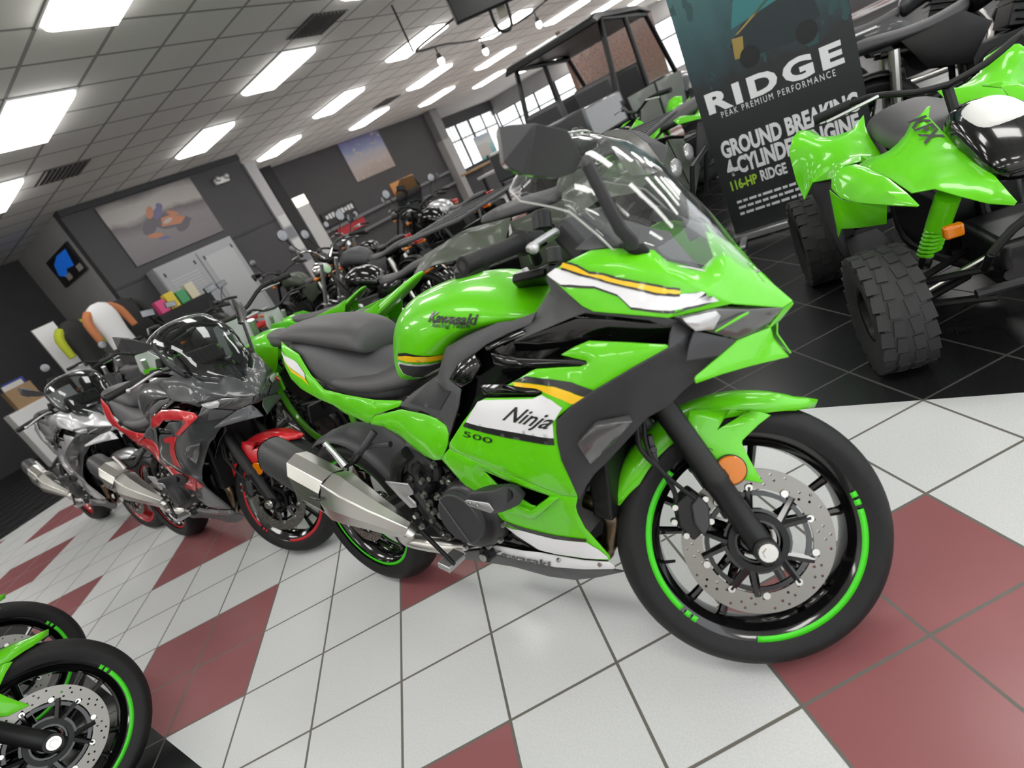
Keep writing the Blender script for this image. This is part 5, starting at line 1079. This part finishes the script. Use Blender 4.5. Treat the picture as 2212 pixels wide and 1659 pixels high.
def utility_quad(label, loc, heading):
    t = empty('quad_bike', loc, (0,0,heading), label, 'quad bike')
    for s in (-1,1):
        fat_wheel('wheel', (.64,.46*s,.31), .31, .11, t, rimr=.15); fat_wheel('wheel', (-.64,.46*s,.31), .31, .13, t, rimr=.15)
        half = lambda pts: [(x, y*s, z) for x, y, z in pts]
        panel('front_fender', half([(1.0,.18,.86),(1.02,.45,.8),(.95,.6,.74),(.7,.62,.78),(.42,.58,.72),(.25,.48,.6),(.28,.22,.84),(.6,.18,.9)]), OLIVE, t, out=(0,s*.3,1), bulge=.03, fall=.08, step=.06, th=.006)
        panel('rear_fender', half([(-.2,.2,.82),(-.25,.48,.62),(-.4,.6,.74),(-.7,.64,.78),(-1.0,.6,.74),(-1.05,.3,.82),(-.6,.2,.86)]), OLIVE, t, out=(0,s*.3,1), bulge=.03, fall=.08, step=.06, th=.006)
        panel('side_panel', half([(.3,.24,.8),(-.2,.24,.8),(-.25,.3,.45),(.3,.3,.42),(.42,.3,.6)]), OLIVE, t, out=(0,s,0), bulge=.02, fall=.05, step=.06, th=.006)
        panel('front_cowl', half([(1.02,.02,.86),(1.04,.3,.8),(1.1,.3,.6),(1.08,.02,.5)]), OLIVE, t, out=(1,0,0), bulge=.02, fall=.05, step=.06, th=.006)
        mb = MB(); mb.sphere((1.07,.2*s,.72), .07, 10, (.5,1.3,.8)); obj('headlight', mb, LENSW, t)
        mb = MB(); mb.tube([(.38,0,1.08),(.36,.15*s,1.13),(.3,.42*s,1.1)], .013, 10, 3); hb_ = obj('handlebar', mb, SATIN, t)
        mb = MB(); mb.tube([(.32,.32*s,1.12),(.29,.45*s,1.1)], .019, 12); obj('grip', mb, RUBBER, hb_)
        mb = MB(); mb.box((0,.42*s,.32), (.6,.26,.03)); obj('footwell', mb, SATIN, t, bevel=.006)
    for nm, x0, x1, hw in (('front_rack',.45,1.02,.42),('rear_rack',-1.08,-.45,.46)):
        mb = MB(); z = .96
        mb.tube([(x0,-hw,z),(x1,-hw,z),(x1,hw,z),(x0,hw,z),(x0,-hw,z)], .013, 8)
        for q in range(1,6): mb.tube([(x0,-hw+2*hw*q/6,z),(x1,-hw+2*hw*q/6,z)], .009, 6)
        for y in (-hw*.6,hw*.6): mb.tube([((x0+x1)/2,y,z),((x0+x1)/2,y*.8,.84)], .012, 6)
        obj(nm, mb, GREYL, t)
    half_loft('seat', [(-.6,[(0,.9),(.12,.89),(.17,.86),(.18,.8)]),(-.2,[(0,.9),(.12,.89),(.17,.86),(.18,.8)]),(.1,[(0,.86),(.1,.85),(.15,.82),(.16,.76)]),(.22,[(0,.88),(.08,.87),(.11,.83),(.12,.76)])], SEATM, t)
    half_loft('tank_cover', [(.15,[(0,.9),(.1,.89),(.16,.84),(.22,.76)]),(.35,[(0,1.0),(.1,.98),(.16,.9),(.22,.78)]),(.5,[(0,.95),(.1,.94),(.16,.88),(.2,.8)])], OLIVE, t)
    mb = MB(); mb.box((0,0,.42), (1.2,.4,.28)); mb.tube([(.64,-.4,.31),(.64,.4,.31)], .03, 8); mb.tube([(-.64,-.4,.31),(-.64,.4,.31)], .03, 8); obj('chassis', mb, SATIN, t, bevel=.02)
    mb = MB(); mb.tube([(1.1,-.25,.45),(1.18,-.25,.7),(1.18,.25,.7),(1.1,.25,.45)], .016, 8); obj('front_bumper', mb, SATIN, t)
    mb = MB(); mb.box((.4,0,1.06), (.12,.2,.08)); obj('gauge_pod', mb, SATIN, t, bevel=.02)
    return t
utility_quad('olive green utility quad bike with grey racks, behind the green sport bike nose', (-.42,2.62,0), .1).scale = (.86,1,1)
# ---------------------------------------------------------------- the utility side by side
def side_by_side():
    t = empty('utility_vehicle', (-1.98,7.75,0), (0,0,PI/2), 'black utility side by side vehicle with a roof and roll cage, left of the banner', 'utility vehicle')
    for s in (-1,1):
        fat_wheel('wheel', (1.1,.66*s,.35), .35, .12, t, rimr=.18); fat_wheel('wheel', (-1.1,.66*s,.35), .35, .13, t, rimr=.18)
        mb = MB()
        mb.tube([(.95,.62*s,.95),(.55,.6*s,1.78),(-.75,.6*s,1.86),(-1.0,.62*s,.95)], .032, 10); mb.tube([(-.1,.62*s,.6),(-.1,.6*s,1.82)], .03, 10); obj('roll_cage', mb, SATIN, t)
        panel('door', [(x, y*s, z) for x, y, z in ((.9,.7,.98),(-.05,.7,1.0),(-.05,.7,.5),(.75,.7,.42))], OLIVE, t, out=(0,s,0), bulge=.02, fall=.06, step=.08, th=.03)
        panel('door', [(x, y*s, z) for x, y, z in ((-.12,.7,1.0),(-.95,.7,1.0),(-.85,.7,.55),(-.12,.7,.48))], OLIVE, t, out=(0,s,0), bulge=.02, fall=.06, step=.08, th=.03)
        mb = MB(); mb.box((.25,.35*s,.72), (.5,.5,.14)); mb.box((-.02,.35*s,1.02), (.12,.5,.6), MX.Rotation(-.15,3,'Y')); mb.box((-.6,.35*s,.72), (.45,.5,.14)); mb.box((-.86,.35*s,1.02), (.12,.5,.6), MX.Rotation(-.15,3,'Y')); obj('seat', mb, SEATM, t, bevel=.04)
        mb = MB(); mb.sphere((1.66,.4*s,.86), .09, 10, (.5,1.5,.7)); obj('headlight', mb, LENSW, t)
        panel('fender', [(x, y*s, z) for x, y, z in ((1.62,.55,.9),(1.6,.74,.8),(1.1,.78,.86),(.8,.74,.7),(.85,.5,.95),(1.2,.45,1.0))], GRAPH, t, out=(0,s*.4,1), bulge=.03, fall=.08, step=.08, th=.01)
    mb = MB(); mb.ring_loft([[V((x,y,z)) for y, z in ((-.66,1.84+dz),(.66,1.84+dz),(.6,1.92+dz),(-.6,1.92+dz))] for x, dz in ((.65,-.06),(.3,0),(-.8,.02),(-.95,-.02))]); obj('roof', mb, SATIN, t, bevel=.02)
    t.scale = (1.25,1.1,1.09)
    mb = MB(); mb.box((.0,0,.5), (2.6,1.0,.3)); obj('chassis', mb, SATIN, t, bevel=.03)
    mb = MB(); mb.ring_loft([[V((x,y,z)) for y, z in ((-.5,.5),(.5,.5),(.5,zt),(-.5,zt))] for x, zt in ((.85,1.02),(1.3,.98),(1.68,.84))]); obj('hood', mb, GRAPH, t, bevel=.04)
    mb = MB(); mb.box((-1.4,0,.95), (.9,1.3,.34)); obj('cargo_bed', mb, GRAPH, t, bevel=.03)
    mb = MB(); mb.ring_loft([[V((.97,-.58,.97)),V((.97,.58,.97)),V((.58,.56,1.8)),V((.58,-.56,1.8))],[V((.975,-.58,.97)),V((.975,.58,.97)),V((.585,.56,1.8)),V((.585,-.56,1.8))]]); obj('windshield', mb, PANE, t)
    mb = MB(); pts = [V((.72,.35,1.08)) + V((-.05*math.sin(a),.17*math.cos(a),.16*math.sin(a))) for a in [2*PI*k/24 for k in range(25)]]; mb.tube(pts, .014, 8); mb.tube([(.72,.35,1.08),(.95,.35,.98)], .02, 8); obj('steering_wheel', mb, SATIN, t)
    return t
side_by_side()
# ---------------------------------------------------------------- banner, posters, fittings
def art_mat(name, stops, scale=3., rough=.45, blotch=None, axis='Y', emit=0.):
    """a printed picture: soft bands along one axis of the sheet with mottled blotches (Generated coordinates of the sheet)"""
    m, nt, b = nodes(name, rough)
    tc = N(nt, 'ShaderNodeTexCoord'); sp = N(nt, 'ShaderNodeSeparateXYZ'); nt.links.new(tc.outputs['Generated'], sp.inputs[0])
    n1 = N(nt, 'ShaderNodeTexNoise', i_Scale=scale, i_Detail=6.); nt.links.new(tc.outputs['Generated'], n1.inputs[0])
    f = math_n(nt, 'ADD', sp.outputs[axis], math_n(nt, 'MULTIPLY', math_n(nt, 'SUBTRACT', n1.outputs[0], .5), .35))
    r = N(nt, 'ShaderNodeValToRGB'); el = r.color_ramp.elements
    for i, (p, c) in enumerate(stops):
        e = el[i] if i < 2 else el.new(p); e.position = p; e.color = (*c, 1)
    nt.links.new(f, r.inputs[0]); col = r.outputs[0]
    if blotch:
        n2 = N(nt, 'ShaderNodeTexNoise', i_Scale=blotch[1], i_Detail=3.); nt.links.new(tc.outputs['Generated'], n2.inputs[0])
        col = mixc(nt, math_n(nt, 'GREATER_THAN', n2.outputs[0], blotch[2]), col, blotch[0])
    nt.links.new(col, b.inputs['Base Color'])
    return m
BO = V((.5072,3.2142,0)); BD = V((.99232,.1237,0)); BN = V((BD.y,-BD.x,0))
def bp_(s, z, d=0.): return BO + BD*s + V((0,0,z)) + BN*d
bn = empty('banner_stand', BO + BD*.44, None, 'tall black retractable banner reading RIDGE beside the green quad bike', 'banner')
bn_off = -(BO + BD*.44)
def bobj(name, mb, m, parent, **kw):
    mb.v = [p + bn_off for p in mb.v]; return obj(name, mb, m, parent, **kw)
def slab(s0, s1, z0, z1, d0, d1):
    mb = MB(); mb.add([bp_(s,z,d) for d in (d0,d1) for s, z in ((s0,z0),(s1,z0),(s1,z1),(s0,z1))], [(0,1,2,3),(7,6,5,4),(0,4,5,1),(1,5,6,2),(2,6,7,3),(3,7,4,0)]); return mb
sheet = bobj('banner_sheet', slab(.01,.875,.05,2.0,-.004,0), mat('banner black', (.018,.02,.022), .45), bn)
pic = bobj('banner_picture', slab(.012,.873,.97,1.99,0,.0015), art_mat('banner forest print', [(0,(.018,.02,.022)),(.12,(.02,.04,.05)),(.35,(.03,.085,.095)),(.7,(.06,.15,.15)),(1,(.1,.2,.2))], 5., axis='Z', blotch=((.02,.06,.065),7,.58)), sheet)
mb = slab(.0,.885,.0,.05,-.07,.06); bobj('banner_base', mb, mat('banner base silver', (.4,.4,.41), .35, .8), bn, bevel=.01)
for s in (.06,.8):
    mb = MB(); c = bp_(s,.012,.12); mb.box(c, (.04,.2,.022), MX.Rotation(math.atan2(BD.y,BD.x),3,'Z')); bobj('banner_foot', mb, ALU, bn, bevel=.006)
mb = MB(); mb.tube([bp_(.44,.05,-.05), bp_(.44,2.0,-.05)], .012, 8); mb.tube([bp_(.0,2.0,-.005), bp_(.885,2.0,-.005)], .014, 8); bobj('banner_pole', mb, ALU, bn)
def bline(body, key, m, par=None, **kw):
    (s0,z0),(s1,z1),(sc_,zc) = TR['banner_'+key]; uv, fs = text_geo(body, **kw); mb = MB()
    mb.add([bp_(s0 + (s1-s0)*u, z0 + (z1-z0)*u + (zc-z0)*v, .003) for u, v in uv], fs)
    return bobj('lettering', mb, m, sheet, keep=True, ang=0)
TXT = mat('banner lettering white', (.72,.73,.75), .4); TXG = mat('banner lettering lime', (.35,.6,.05), .4)
bline('RIDGE', 'ridge', TXT, offset=.045, spacing=1.25); bline('PEAK PREMIUM PERFORMANCE', 'peak', TXT, spacing=1.35)
bline('GROUND BREAKING', 'gb', TXT, offset=.045); bline('4-CYLINDER ENGINE', 'cy', TXT, offset=.045)
bline('116-HP', 'hp', TXG, offset=.035); bline('RIDGE', 'hr', TXT, offset=.035)
for k in ('l1','l2','l3'):                                    # three lines of illegible small print
    (s0,z0),(s1,z1),_ = TR['banner_'+k]; mb = MB(); s = s0; random.seed(k)
    while s < s1 - .02:
        wd = random.uniform(.018,.06); q = (s-s0)/(s1-s0); z = z0 + (z1-z0)*q; mb.add([bp_(a,b,.003) for a, b in ((s,z),(s+wd,z),(s+wd,z+.017),(s,z+.017))], [(0,1,2,3)]); s += wd + .01
    bobj('small_print', mb, TXT, sheet, keep=True, ang=0)
# a plain off-road vehicle printed on the picture
TEAL, DTEAL, MUST = mat('print teal', (.03,.16,.17), .45), mat('print dark', (.012,.022,.026), .45), mat('print mustard', (.28,.2,.05), .45)
for nm, m, pts in (('printed_body', DTEAL, ((.3,1.06),(.62,1.03),(.74,1.1),(.72,1.22),(.55,1.27),(.36,1.24),(.27,1.16))), ('printed_cab', TEAL, ((.3,1.24),(.36,1.42),(.62,1.42),(.7,1.24),(.55,1.27))), ('printed_trim', MUST, ((.31,1.2),(.33,1.2),(.66,1.36),(.66,1.38))), ('printed_trim', MUST, ((.28,1.08),(.33,1.07),(.35,1.18),(.29,1.19)))):
    vs, tr = cdt(pts); mb = MB(); mb.add([bp_(p[0],p[1],.0022 + (.0006 if m is not DTEAL else 0)) for p in vs], tr); bobj(nm, mb, m, sheet, keep=True, ang=0)
for s, z in ((.36,1.06),(.66,1.05)):
    mb = MB(); mb.add([bp_(s + .055*math.cos(a), z + .06*math.sin(a), .0034) for a in [2*PI*k/24 for k in range(24)]], [tuple(range(24))]); bobj('printed_wheel', mb, mat('print black', (.006,.008,.009), .45), sheet, keep=True, ang=0)
# wall posters
def poster(name, lo, hi, m, label, frame=None):
    o = sbox(name, lo, hi, m, kind=None); tag(o, label, 'poster')
    return o
p1 = poster('wall_poster', (-9.5,3.9,2.2), (-9.47,5.72,3.3), art_mat('race track print', [(0,(.15,.13,.14)),(.45,(.2,.175,.185)),(.6,(.12,.1,.105)),(.68,(.36,.33,.31)),(.85,(.36,.33,.31)),(1,(.1,.09,.09))], 2., axis='Z'), 'large poster of an orange race bike leaning on grey asphalt, on the charcoal wall')
POR, PDK, PBL, PPL = mat('print orange', (.42,.17,.09), .5), mat('print dark bike', (.1,.085,.1), .5), mat('print indigo', (.12,.11,.22), .5), mat('print pale', (.4,.35,.33), .5)
def ell(cy, cz, ry, rz_, a): return [(cy + ry*math.cos(q)*math.cos(a) - rz_*math.sin(q)*math.sin(a), cz + ry*math.cos(q)*math.sin(a) + rz_*math.sin(q)*math.cos(a)) for q in [2*PI*k/20 for k in range(20)]]
for k, (m, pts) in enumerate(((PDK, ell(4.5,2.72,.17,.1,.5)), (PDK, ell(5.08,2.58,.18,.1,.5)), (PDK, [(4.5,2.78),(4.72,2.6),(5.1,2.55),(5.3,2.6),(5.15,2.72),(4.85,2.86),(4.62,2.9)]), (POR, [(4.7,2.66),(5.05,2.6),(5.2,2.68),(5.0,2.8),(4.78,2.8)]), (PPL, ell(4.86,2.72,.1,.035,.2)), (PBL, ell(4.78,2.9,.13,.07,.6)), (POR, ell(4.66,2.95,.12,.06,.9)), (PBL, ell(4.88,3.0,.06,.055,0)), (POR, ell(4.5,2.56,.14,.045,-.2)), (PBL, ell(4.62,2.47,.1,.03,-.2)), (POR, ell(5.02,2.82,.1,.04,-.4)))):
    vs, tr = cdt(pts); mb = MB(); mb.add([(-9.4692 + .0004*k, p[0], p[1]) for p in vs], tr); obj('printed_bike', mb, m, p1, keep=True, ang=0)
poster('wall_poster', (-12.3,12.12,2.22), (-12.26,13.98,3.42), art_mat('dune print', [(0,(.33,.26,.22)),(.35,(.42,.36,.34)),(.55,(.36,.36,.42)),(.75,(.2,.24,.42)),(1,(.14,.13,.28))], 3., axis='Z', blotch=((.45,.38,.36),9,.62)), 'poster of pale dunes under a blue violet sky, high on the rear wall')
ob = sbox('wall_sign', (-12.3,10.2,1.42), (-12.24,11.55,1.84), mat('sign black', (.02,.02,.02), .5), kind=None); tag(ob, 'black sign with a row of white lettering on the rear wall', 'sign')
mb = MB(); random.seed(3)
for k in range(9): mb.box((-12.235,10.36+k*.13,1.68+.0), (.006,.09,.14 if k % 3 else .1))
obj('lettering_blocks', mb, TXT, ob)
ob = sbox('wall_sign', (-12.3,10.45,1.02), (-12.24,11.6,1.3), mat('sign red', (.4,.02,.03), .5), kind=None); tag(ob, 'red price sign under the black lettered sign', 'sign')
ob = sbox('wall_sign', (-12.3,13.3,1.2), (-12.24,14.5,1.78), art_mat('orange sign print', [(0,(.12,.1,.1)),(.4,(.45,.2,.06)),(1,(.6,.28,.08))], 4., axis='Z'), kind=None); tag(ob, 'orange sign on the rear wall behind the handlebars', 'sign')
nb_ = sbox('framed_picture', (-11.3,3.32,2.5), (-9.85,3.36,3.02), mat('frame black', (.02,.02,.025), .4), kind=None); tag(nb_, 'black framed picture with a bright blue shape on the pale grey wall', 'picture')
vs, tr = cdt(((-11.15,2.72),(-10.8,2.6),(-10.6,2.72),(-10.2,2.68),(-10.05,2.95),(-10.6,2.97),(-11.0,2.9)), [], .08); mb = MB(); mb.add([(p[0],3.318,p[1]) for p in vs], [t[::-1] for t in tr]); obj('blue_shape', mb, mat('glowing blue', (.01,.16,.75), .4, emit=.35), nb_, keep=True, ang=0)  # blue shape is given a faint glow of its own
for x in (-10.75,-10.05):
    mb = MB(); mb.box((x,3.317,2.6), (.26,.004,.1)); obj('caption_patch', mb, mat('print cream', (.5,.45,.4), .5), nb_)
# grey double cabinet against the charcoal wall
cb = empty('storage_cabinet', (-9.3,4.75,0), None, 'light grey double door cabinet with vented left door, against the charcoal wall', 'cabinet')
GCAB = mat('cabinet grey', (.33,.33,.345), .45)
mb = MB(); mb.box((-.0,0,1.02), (.36,1.62,2.04)); obj('cabinet_body', mb, GCAB, cb, bevel=.01)
for y, v in ((-.405,True),(.405,False)):
    mb = MB(); mb.box((.19,y,1.02), (.025,.78,1.96)); d = obj('cabinet_door', mb, GCAB, cb, bevel=.006)
    mb = MB()
    if v:
        for k in range(26): mb.box((.205,y,.35+k*.055), (.006,.56,.025))
    else: mb.box((.205,y,1.02), (.006,.6,1.7))
    obj('door_panel', mb, mat('cabinet panel', (.4,.4,.41) if not v else (.4,.4,.41), .4), d)
    for z in (.2,1.86):
        for yy in (-.3,.3):
            mb = MB(); mb.box((.206,y+yy,z), (.012,.03,.07)); obj('hinge', mb, TRIM, d)
em = empty('emergency_light', (-9.45,6.28,3.06), None, 'small white twin emergency light high on the charcoal wall', 'emergency light')
mb = MB(); mb.box((0,0,0), (.1,.3,.12)); obj('light_housing', mb, WHITEP, em, bevel=.02)
for y in (-.1,.1):
    mb = MB(); mb.sphere((.07,y,.03), .055, 8); obj('lamp_head', mb, LENSW, em)
# brochures, display stand, jerseys at the left
ds = empty('display_cabinet', (-9.9,1.5,0), None, 'white display cabinet with round cut-outs beside the silver bike at the left edge', 'display cabinet')
mb = MB(); mb.box((0,0,.5), (.5,.9,1.0)); obj('cabinet_body', mb, WHITEP, ds, bevel=.01)
mb = MB()
for k in range(5):
    for j in range(2): mb.cyl((.25,-.3+k*.15,.35+j*.28),(.256,-.3+k*.15,.35+j*.28),.035,n=12)
obj('cut_outs', mb, GCAB, ds)
br = empty('brochure_box', (-9.9,1.4,1.0), None, 'open cardboard box of blue and white brochures on the white display cabinet', 'box')
mb = MB(); mb.box((0,0,.16), (.3,.36,.32)); obj('box_body', mb, WOOD, br)
mb = MB(); mb.box((-.02,.02,.37), (.03,.3,.12), MX.Rotation(.2,3,'Y')); obj('brochure', mb, mat('brochure blue', (.06,.09,.4), .4), br)
mb = MB(); mb.box((.06,-.02,.35), (.03,.28,.1), MX.Rotation(.3,3,'Y')); obj('brochure', mb, WHITEP, br)
def jersey(loc, rz, m, m2, label):
    t = empty('riding_jersey', loc, (0,0,rz), label, 'jersey', 'jerseys hanging by the corner'); mb = MB()
    rings = []
    for z, hw, d in ((0,.2,.1),(.2,.19,.1),(.45,.22,.11),(.6,.23,.1),(.68,.16,.07),(.72,.07,.06)):
        rings.append([V((d*math.cos(a), hw*math.sin(a), z)) for a in [2*PI*k/16 for k in range(16)]])
    mb.ring_loft(rings); obj('jersey_body', mb, m, t)
    for s in (-1,1):
        mb = MB(); mb.tube([(0,.16*s,.62),(.02,.27*s,.5),(.05,.3*s,.2)], [.07,.065,.05], 10, 3); obj('sleeve', mb, m2, t)
    mb = MB(); mb.tube([(0,0,-loc[2]),(0,0,.72)], .015, 8); mb.cyl((0,0,-loc[2]),(0,0,-loc[2]+.02),.2); obj('display_pole', mb, SATIN, t)
    return t
jersey((-9.0,2.3,1.12), .3, mat('black cloth', (.02,.02,.02), .8), mat('lime cloth', (.4,.45,.02), .8), 'black and lime riding jersey hanging nearest the left edge')
jersey((-8.5,2.62,1.15), .2, mat('white cloth', (.7,.7,.7), .8), mat('orange cloth', (.45,.16,.06), .8), 'white riding jersey with orange sleeves hanging by the corner')
jersey((-9.1,3.15,1.1), .2, mat('black cloth', (.02,.02,.02), .8), mat('black cloth', (.02,.02,.02), .8), 'plain black riding jersey hanging against the pale wall')
wb_ = sbox('poster_board', (-9.62,2.0,.75), (-9.56,2.32,1.95), WHITEP, kind=None); tag(wb_, 'narrow white board standing left of the jerseys', 'board')
mb = MB(); mb.box((-9.59,2.16,.375), (.05,.05,.75)); mb.box((-9.59,2.16,.02), (.4,.3,.03)); obj('board_stand', mb, SATIN, wb_)
# a rack of bright packets in front of the cabinet
for k, (m, lb) in enumerate(((mat('packet pink', (.6,.06,.2), .5), 'pink packet on the small rack left of the grey cabinet'), (mat('packet yellow', (.65,.5,.04), .5), 'yellow packet on the small rack left of the grey cabinet'), (mat('packet green', (.06,.3,.12), .5), 'green packet on the small rack left of the grey cabinet'), (mat('packet cream', (.6,.55,.4), .5), 'cream packet on the small rack left of the grey cabinet'))):
    o = sbox('packet', (-8.6,3.35+.19*k,1.3+.0*k), (-8.45,3.51+.19*k,1.52+.05*(k%2)), m, kind=None, bevel=.01); tag(o, lb, 'packet', 'bright packets on the rack')
rk = sbox('packet_rack', (-8.7,3.25,0), (-8.35,4.2,1.3), SATIN, kind=None); tag(rk, 'small dark rack holding bright packets left of the grey cabinet', 'rack')
# pale posters on the column and a counter in front of the rear wall
for k in range(4):
    o = sbox('paper_notice', (-9.44,6.95,.95+k*.28), (-9.432,7.16,1.19+k*.28), mat('paper', (.6,.6,.58), .6) if k % 2 else mat('paper dark', (.2,.2,.22), .6), kind=None); tag(o, ('lowest','second lowest','second highest','highest')[k] + ' of four paper notices stacked up the pale column', 'notice', 'paper notices on the pale column')
po = sbox('wall_poster', (-12.28,7.6,1.1), (-12.25,8.4,2.3), art_mat('bright poster print', [(0,(.5,.45,.1)),(.3,(.55,.5,.45)),(.5,(.5,.08,.1)),(.7,(.6,.58,.5)),(1,(.2,.3,.2))], 6., axis='Z'), kind=None); tag(po, 'small bright poster with a red blotch just right of the pale column', 'poster')
sg = sbox('price_column', (-12.22,9.5,0), (-12.1,9.95,2.5), mat('column white', (.55,.55,.54), .5), kind=None); tag(sg, 'tall white price column beside the black lettered sign', 'sign')
mb = MB(); mb.box((-12.095,9.72,2.36), (.02,.44,.26)); obj('lit_header', mb, mat('lit header', (1,.95,.8), .5, emit=1.6), sg)
mb = MB(); mb.box((-12.095,9.72,.6), (.02,.44,.16)); obj('red_band', mb, mat('sign red', (.4,.02,.03), .5), sg)
ct = empty('sales_counter', (-9.0,15.5,0), None, 'long dark sales counter with a tan top in front of the rear wall', 'counter')
mb = MB(); mb.box((0,0,.5), (.7,4.2,1.0)); obj('counter_body', mb, mat('counter grey', (.06,.06,.065), .5), ct, bevel=.01)
mb = MB(); mb.box((0,0,1.03), (.85,4.4,.06)); obj('counter_top', mb, WOOD, ct, bevel=.008)
for k, (y, lb) in enumerate(((14.4,'left one of two pale monitors on the dark sales counter'),(15.6,'right one of two pale monitors on the dark sales counter'))):
    t = empty('monitor', (-9.0,y,1.08), None, lb, 'monitor', 'monitors on the sales counter'); mb = MB(); mb.box((0,0,.32), (.04,.6,.38)); obj('screen_case', mb, mat('monitor pale', (.45,.45,.43), .5), t, bevel=.008); mb = MB(); mb.box((0,0,.06), (.04,.06,.14)); mb.box((0,0,.008), (.2,.25,.014)); obj('monitor_stand', mb, SATIN, t)
bk_ = empty('work_bench', (-4.6,9.2,0), None, 'pale work bench behind the far motorcycles, left of the utility vehicle', 'bench')
mb = MB(); mb.box((0,0,.9), (1.9,.7,.05)); obj('bench_top', mb, mat('bench top', (.38,.36,.36), .5), bk_, bevel=.006)
for x in (-.85,.85):
    for y in (-.28,.28):
        mb = MB(); mb.box((x,y,.44), (.05,.05,.88)); obj('leg', mb, SATIN, bk_)
cm = sbox('camouflage_backdrop', (-4.2,11.6,.0), (-4.1,17.5,2.75), art_mat('camouflage print', [(0,(.09,.075,.055)),(.3,(.17,.13,.09)),(.5,(.2,.12,.085)),(.75,(.2,.1,.07)),(1,(.15,.09,.07))], 34., axis='Z', blotch=((.07,.05,.04),60,.56)), kind=None); tag(cm, 'brown and orange mottled camouflage backdrop seen through the utility vehicle', 'backdrop')
po = sbox('window_poster', (-14.86,22.2,1.1), (-14.83,23.6,2.15), art_mat('window poster print', [(0,(.1,.35,.36)),(.4,(.25,.5,.5)),(.7,(.6,.62,.6)),(1,(.4,.45,.55))], 7., axis='Z'), kind=None); tag(po, 'pale teal poster standing in the far end window', 'poster')
# hanging monitor, track lights
tv = empty('hanging_monitor', (-1.85,5.3,2.72), (0,0,.95), 'black monitor hanging from a ceiling bracket at the top edge', 'monitor')
mb = MB(); mb.box((0,0,0), (.72,.07,.46), MX.Rotation(-.12,3,'X')); obj('monitor_case', mb, SATIN, tv, bevel=.015)
mb = MB(); mb.box((0,.0,.0), (.66,.004,.4), MX.Rotation(-.12,3,'X')); 
mb = MB(); mb.tube([(.1,.05,.1),(.1,.12,-.3),(.16,.16,-.42),(.3,.16,-.4),(.34,.16,-.05),(.34,.16,.71)], .018, 10, 3); obj('monitor_bracket', mb, SATIN, tv)
mb = MB(); mb.box((.22,.1,-.14), (.1,.03,.36)); obj('bracket_plate', mb, mat('bracket plate', (.25,.24,.18), .5), tv)
rl = empty('track_rail', (-3.72,6.31,2.83), None, 'thin dark curved lighting rail hung below the ceiling', 'track light rail')
off = V((-3.72,6.31,2.83)); mb = MB()
mb.tube([V(p)-off for p in ((-2.4,6.19,2.83),(-2.76,6.16,2.83),(-3.05,6.2,2.83),(-3.5,6.25,2.83),(-3.72,6.4,2.83),(-3.67,7.0,2.83),(-3.78,7.75,2.83),(-3.73,8.4,2.83),(-3.3,8.85,2.83),(-2.7,8.6,2.83),(-1.5,8.5,2.83))], .014, 8, 5); obj('rail', mb, SATIN, rl)
mb = MB(); mb.tube([(0,0,.6),(0,0,0)], .014, 8); obj('hanging_rod', mb, SATIN, rl)
mb = MB(); mb.tube([(.98,2.3,.6),(.98,2.3,0)], .014, 8); obj('hanging_rod', mb, SATIN, rl)
SPOT = mat('spot bulb', (1,.97,.9), .4, emit=6.)
for (x, y), lb in (((-3.67,6.75),'small spotlight head on the curved rail, nearest the hanging rod'), ((-3.76,8.1),'lit spotlight head in the middle of the curved rail'), ((-3.05,8.75),'lit spotlight head on the curved rail beside the hanging monitor'), ((-2.0,8.53),'lit spotlight head at the far end of the curved rail')):
    t = empty('spotlight', (x,y,2.812), None, lb, 'spotlight', 'spotlights on the curved rail'); mb = MB(); mb.tube([(0,0,0),(0,0,-.1)], .01, 8); mb.tube([(0,0,-.08),(.0,0,-.16)], [.03,.045], 14); obj('spot_housing', mb, SATIN, t)
    mb = MB(); mb.sphere((0,0,-.18), .05, 10, (1,1,1.3)); obj('bulb', mb, SPOT, t)
# price tags
for p, r, lb in (((.42,1.62,.0),0,''),): pass
# ---------------------------------------------------------------- camera
cam = bpy.data.cameras.new('camera'); co = bpy.data.objects.new('camera', cam); C.objects.link(co)
R_ = [[0.764292, 0.488144, -0.421393], [-0.110797, -0.544337, -0.831518], [-0.63528, 0.682212, -0.361948]]
co.matrix_world = MX(((R_[0][0],-R_[1][0],-R_[2][0],1.6585),(R_[0][1],-R_[1][1],-R_[2][1],-0.7181),(R_[0][2],-R_[1][2],-R_[2][2],1.2304),(0,0,0,1)))
cam.sensor_width = 36; cam.lens = 1198.93*36/2212; cam.clip_start = .02; cam.clip_end = 200
cam.dof.use_dof = True; cam.dof.focus_distance = 1.75; cam.dof.aperture_fstop = 2.8
sc = bpy.context.scene; sc.camera = co
sc.view_settings.view_transform = 'Standard'; sc.view_settings.look = 'None'; sc.view_settings.gamma = 1; sc.view_settings.exposure = -.28
w = bpy.data.worlds.new('daylight'); sc.world = w; w.use_nodes = True
w.node_tree.nodes['Background'].inputs[0].default_value = (.95,.98,1,1); w.node_tree.nodes['Background'].inputs[1].default_value = 2.7
cy = sc.cycles
cy.use_denoising = True; cy.max_bounces = 6; cy.diffuse_bounces = 3; cy.glossy_bounces = 2; cy.transparent_max_bounces = 8; cy.transmission_bounces = 4
cy.use_adaptive_sampling = True; cy.adaptive_threshold = .04; cy.adaptive_min_samples = 12; cy.sample_clamp_indirect = 6; cy.caustics_reflective = False; cy.caustics_refractive = False
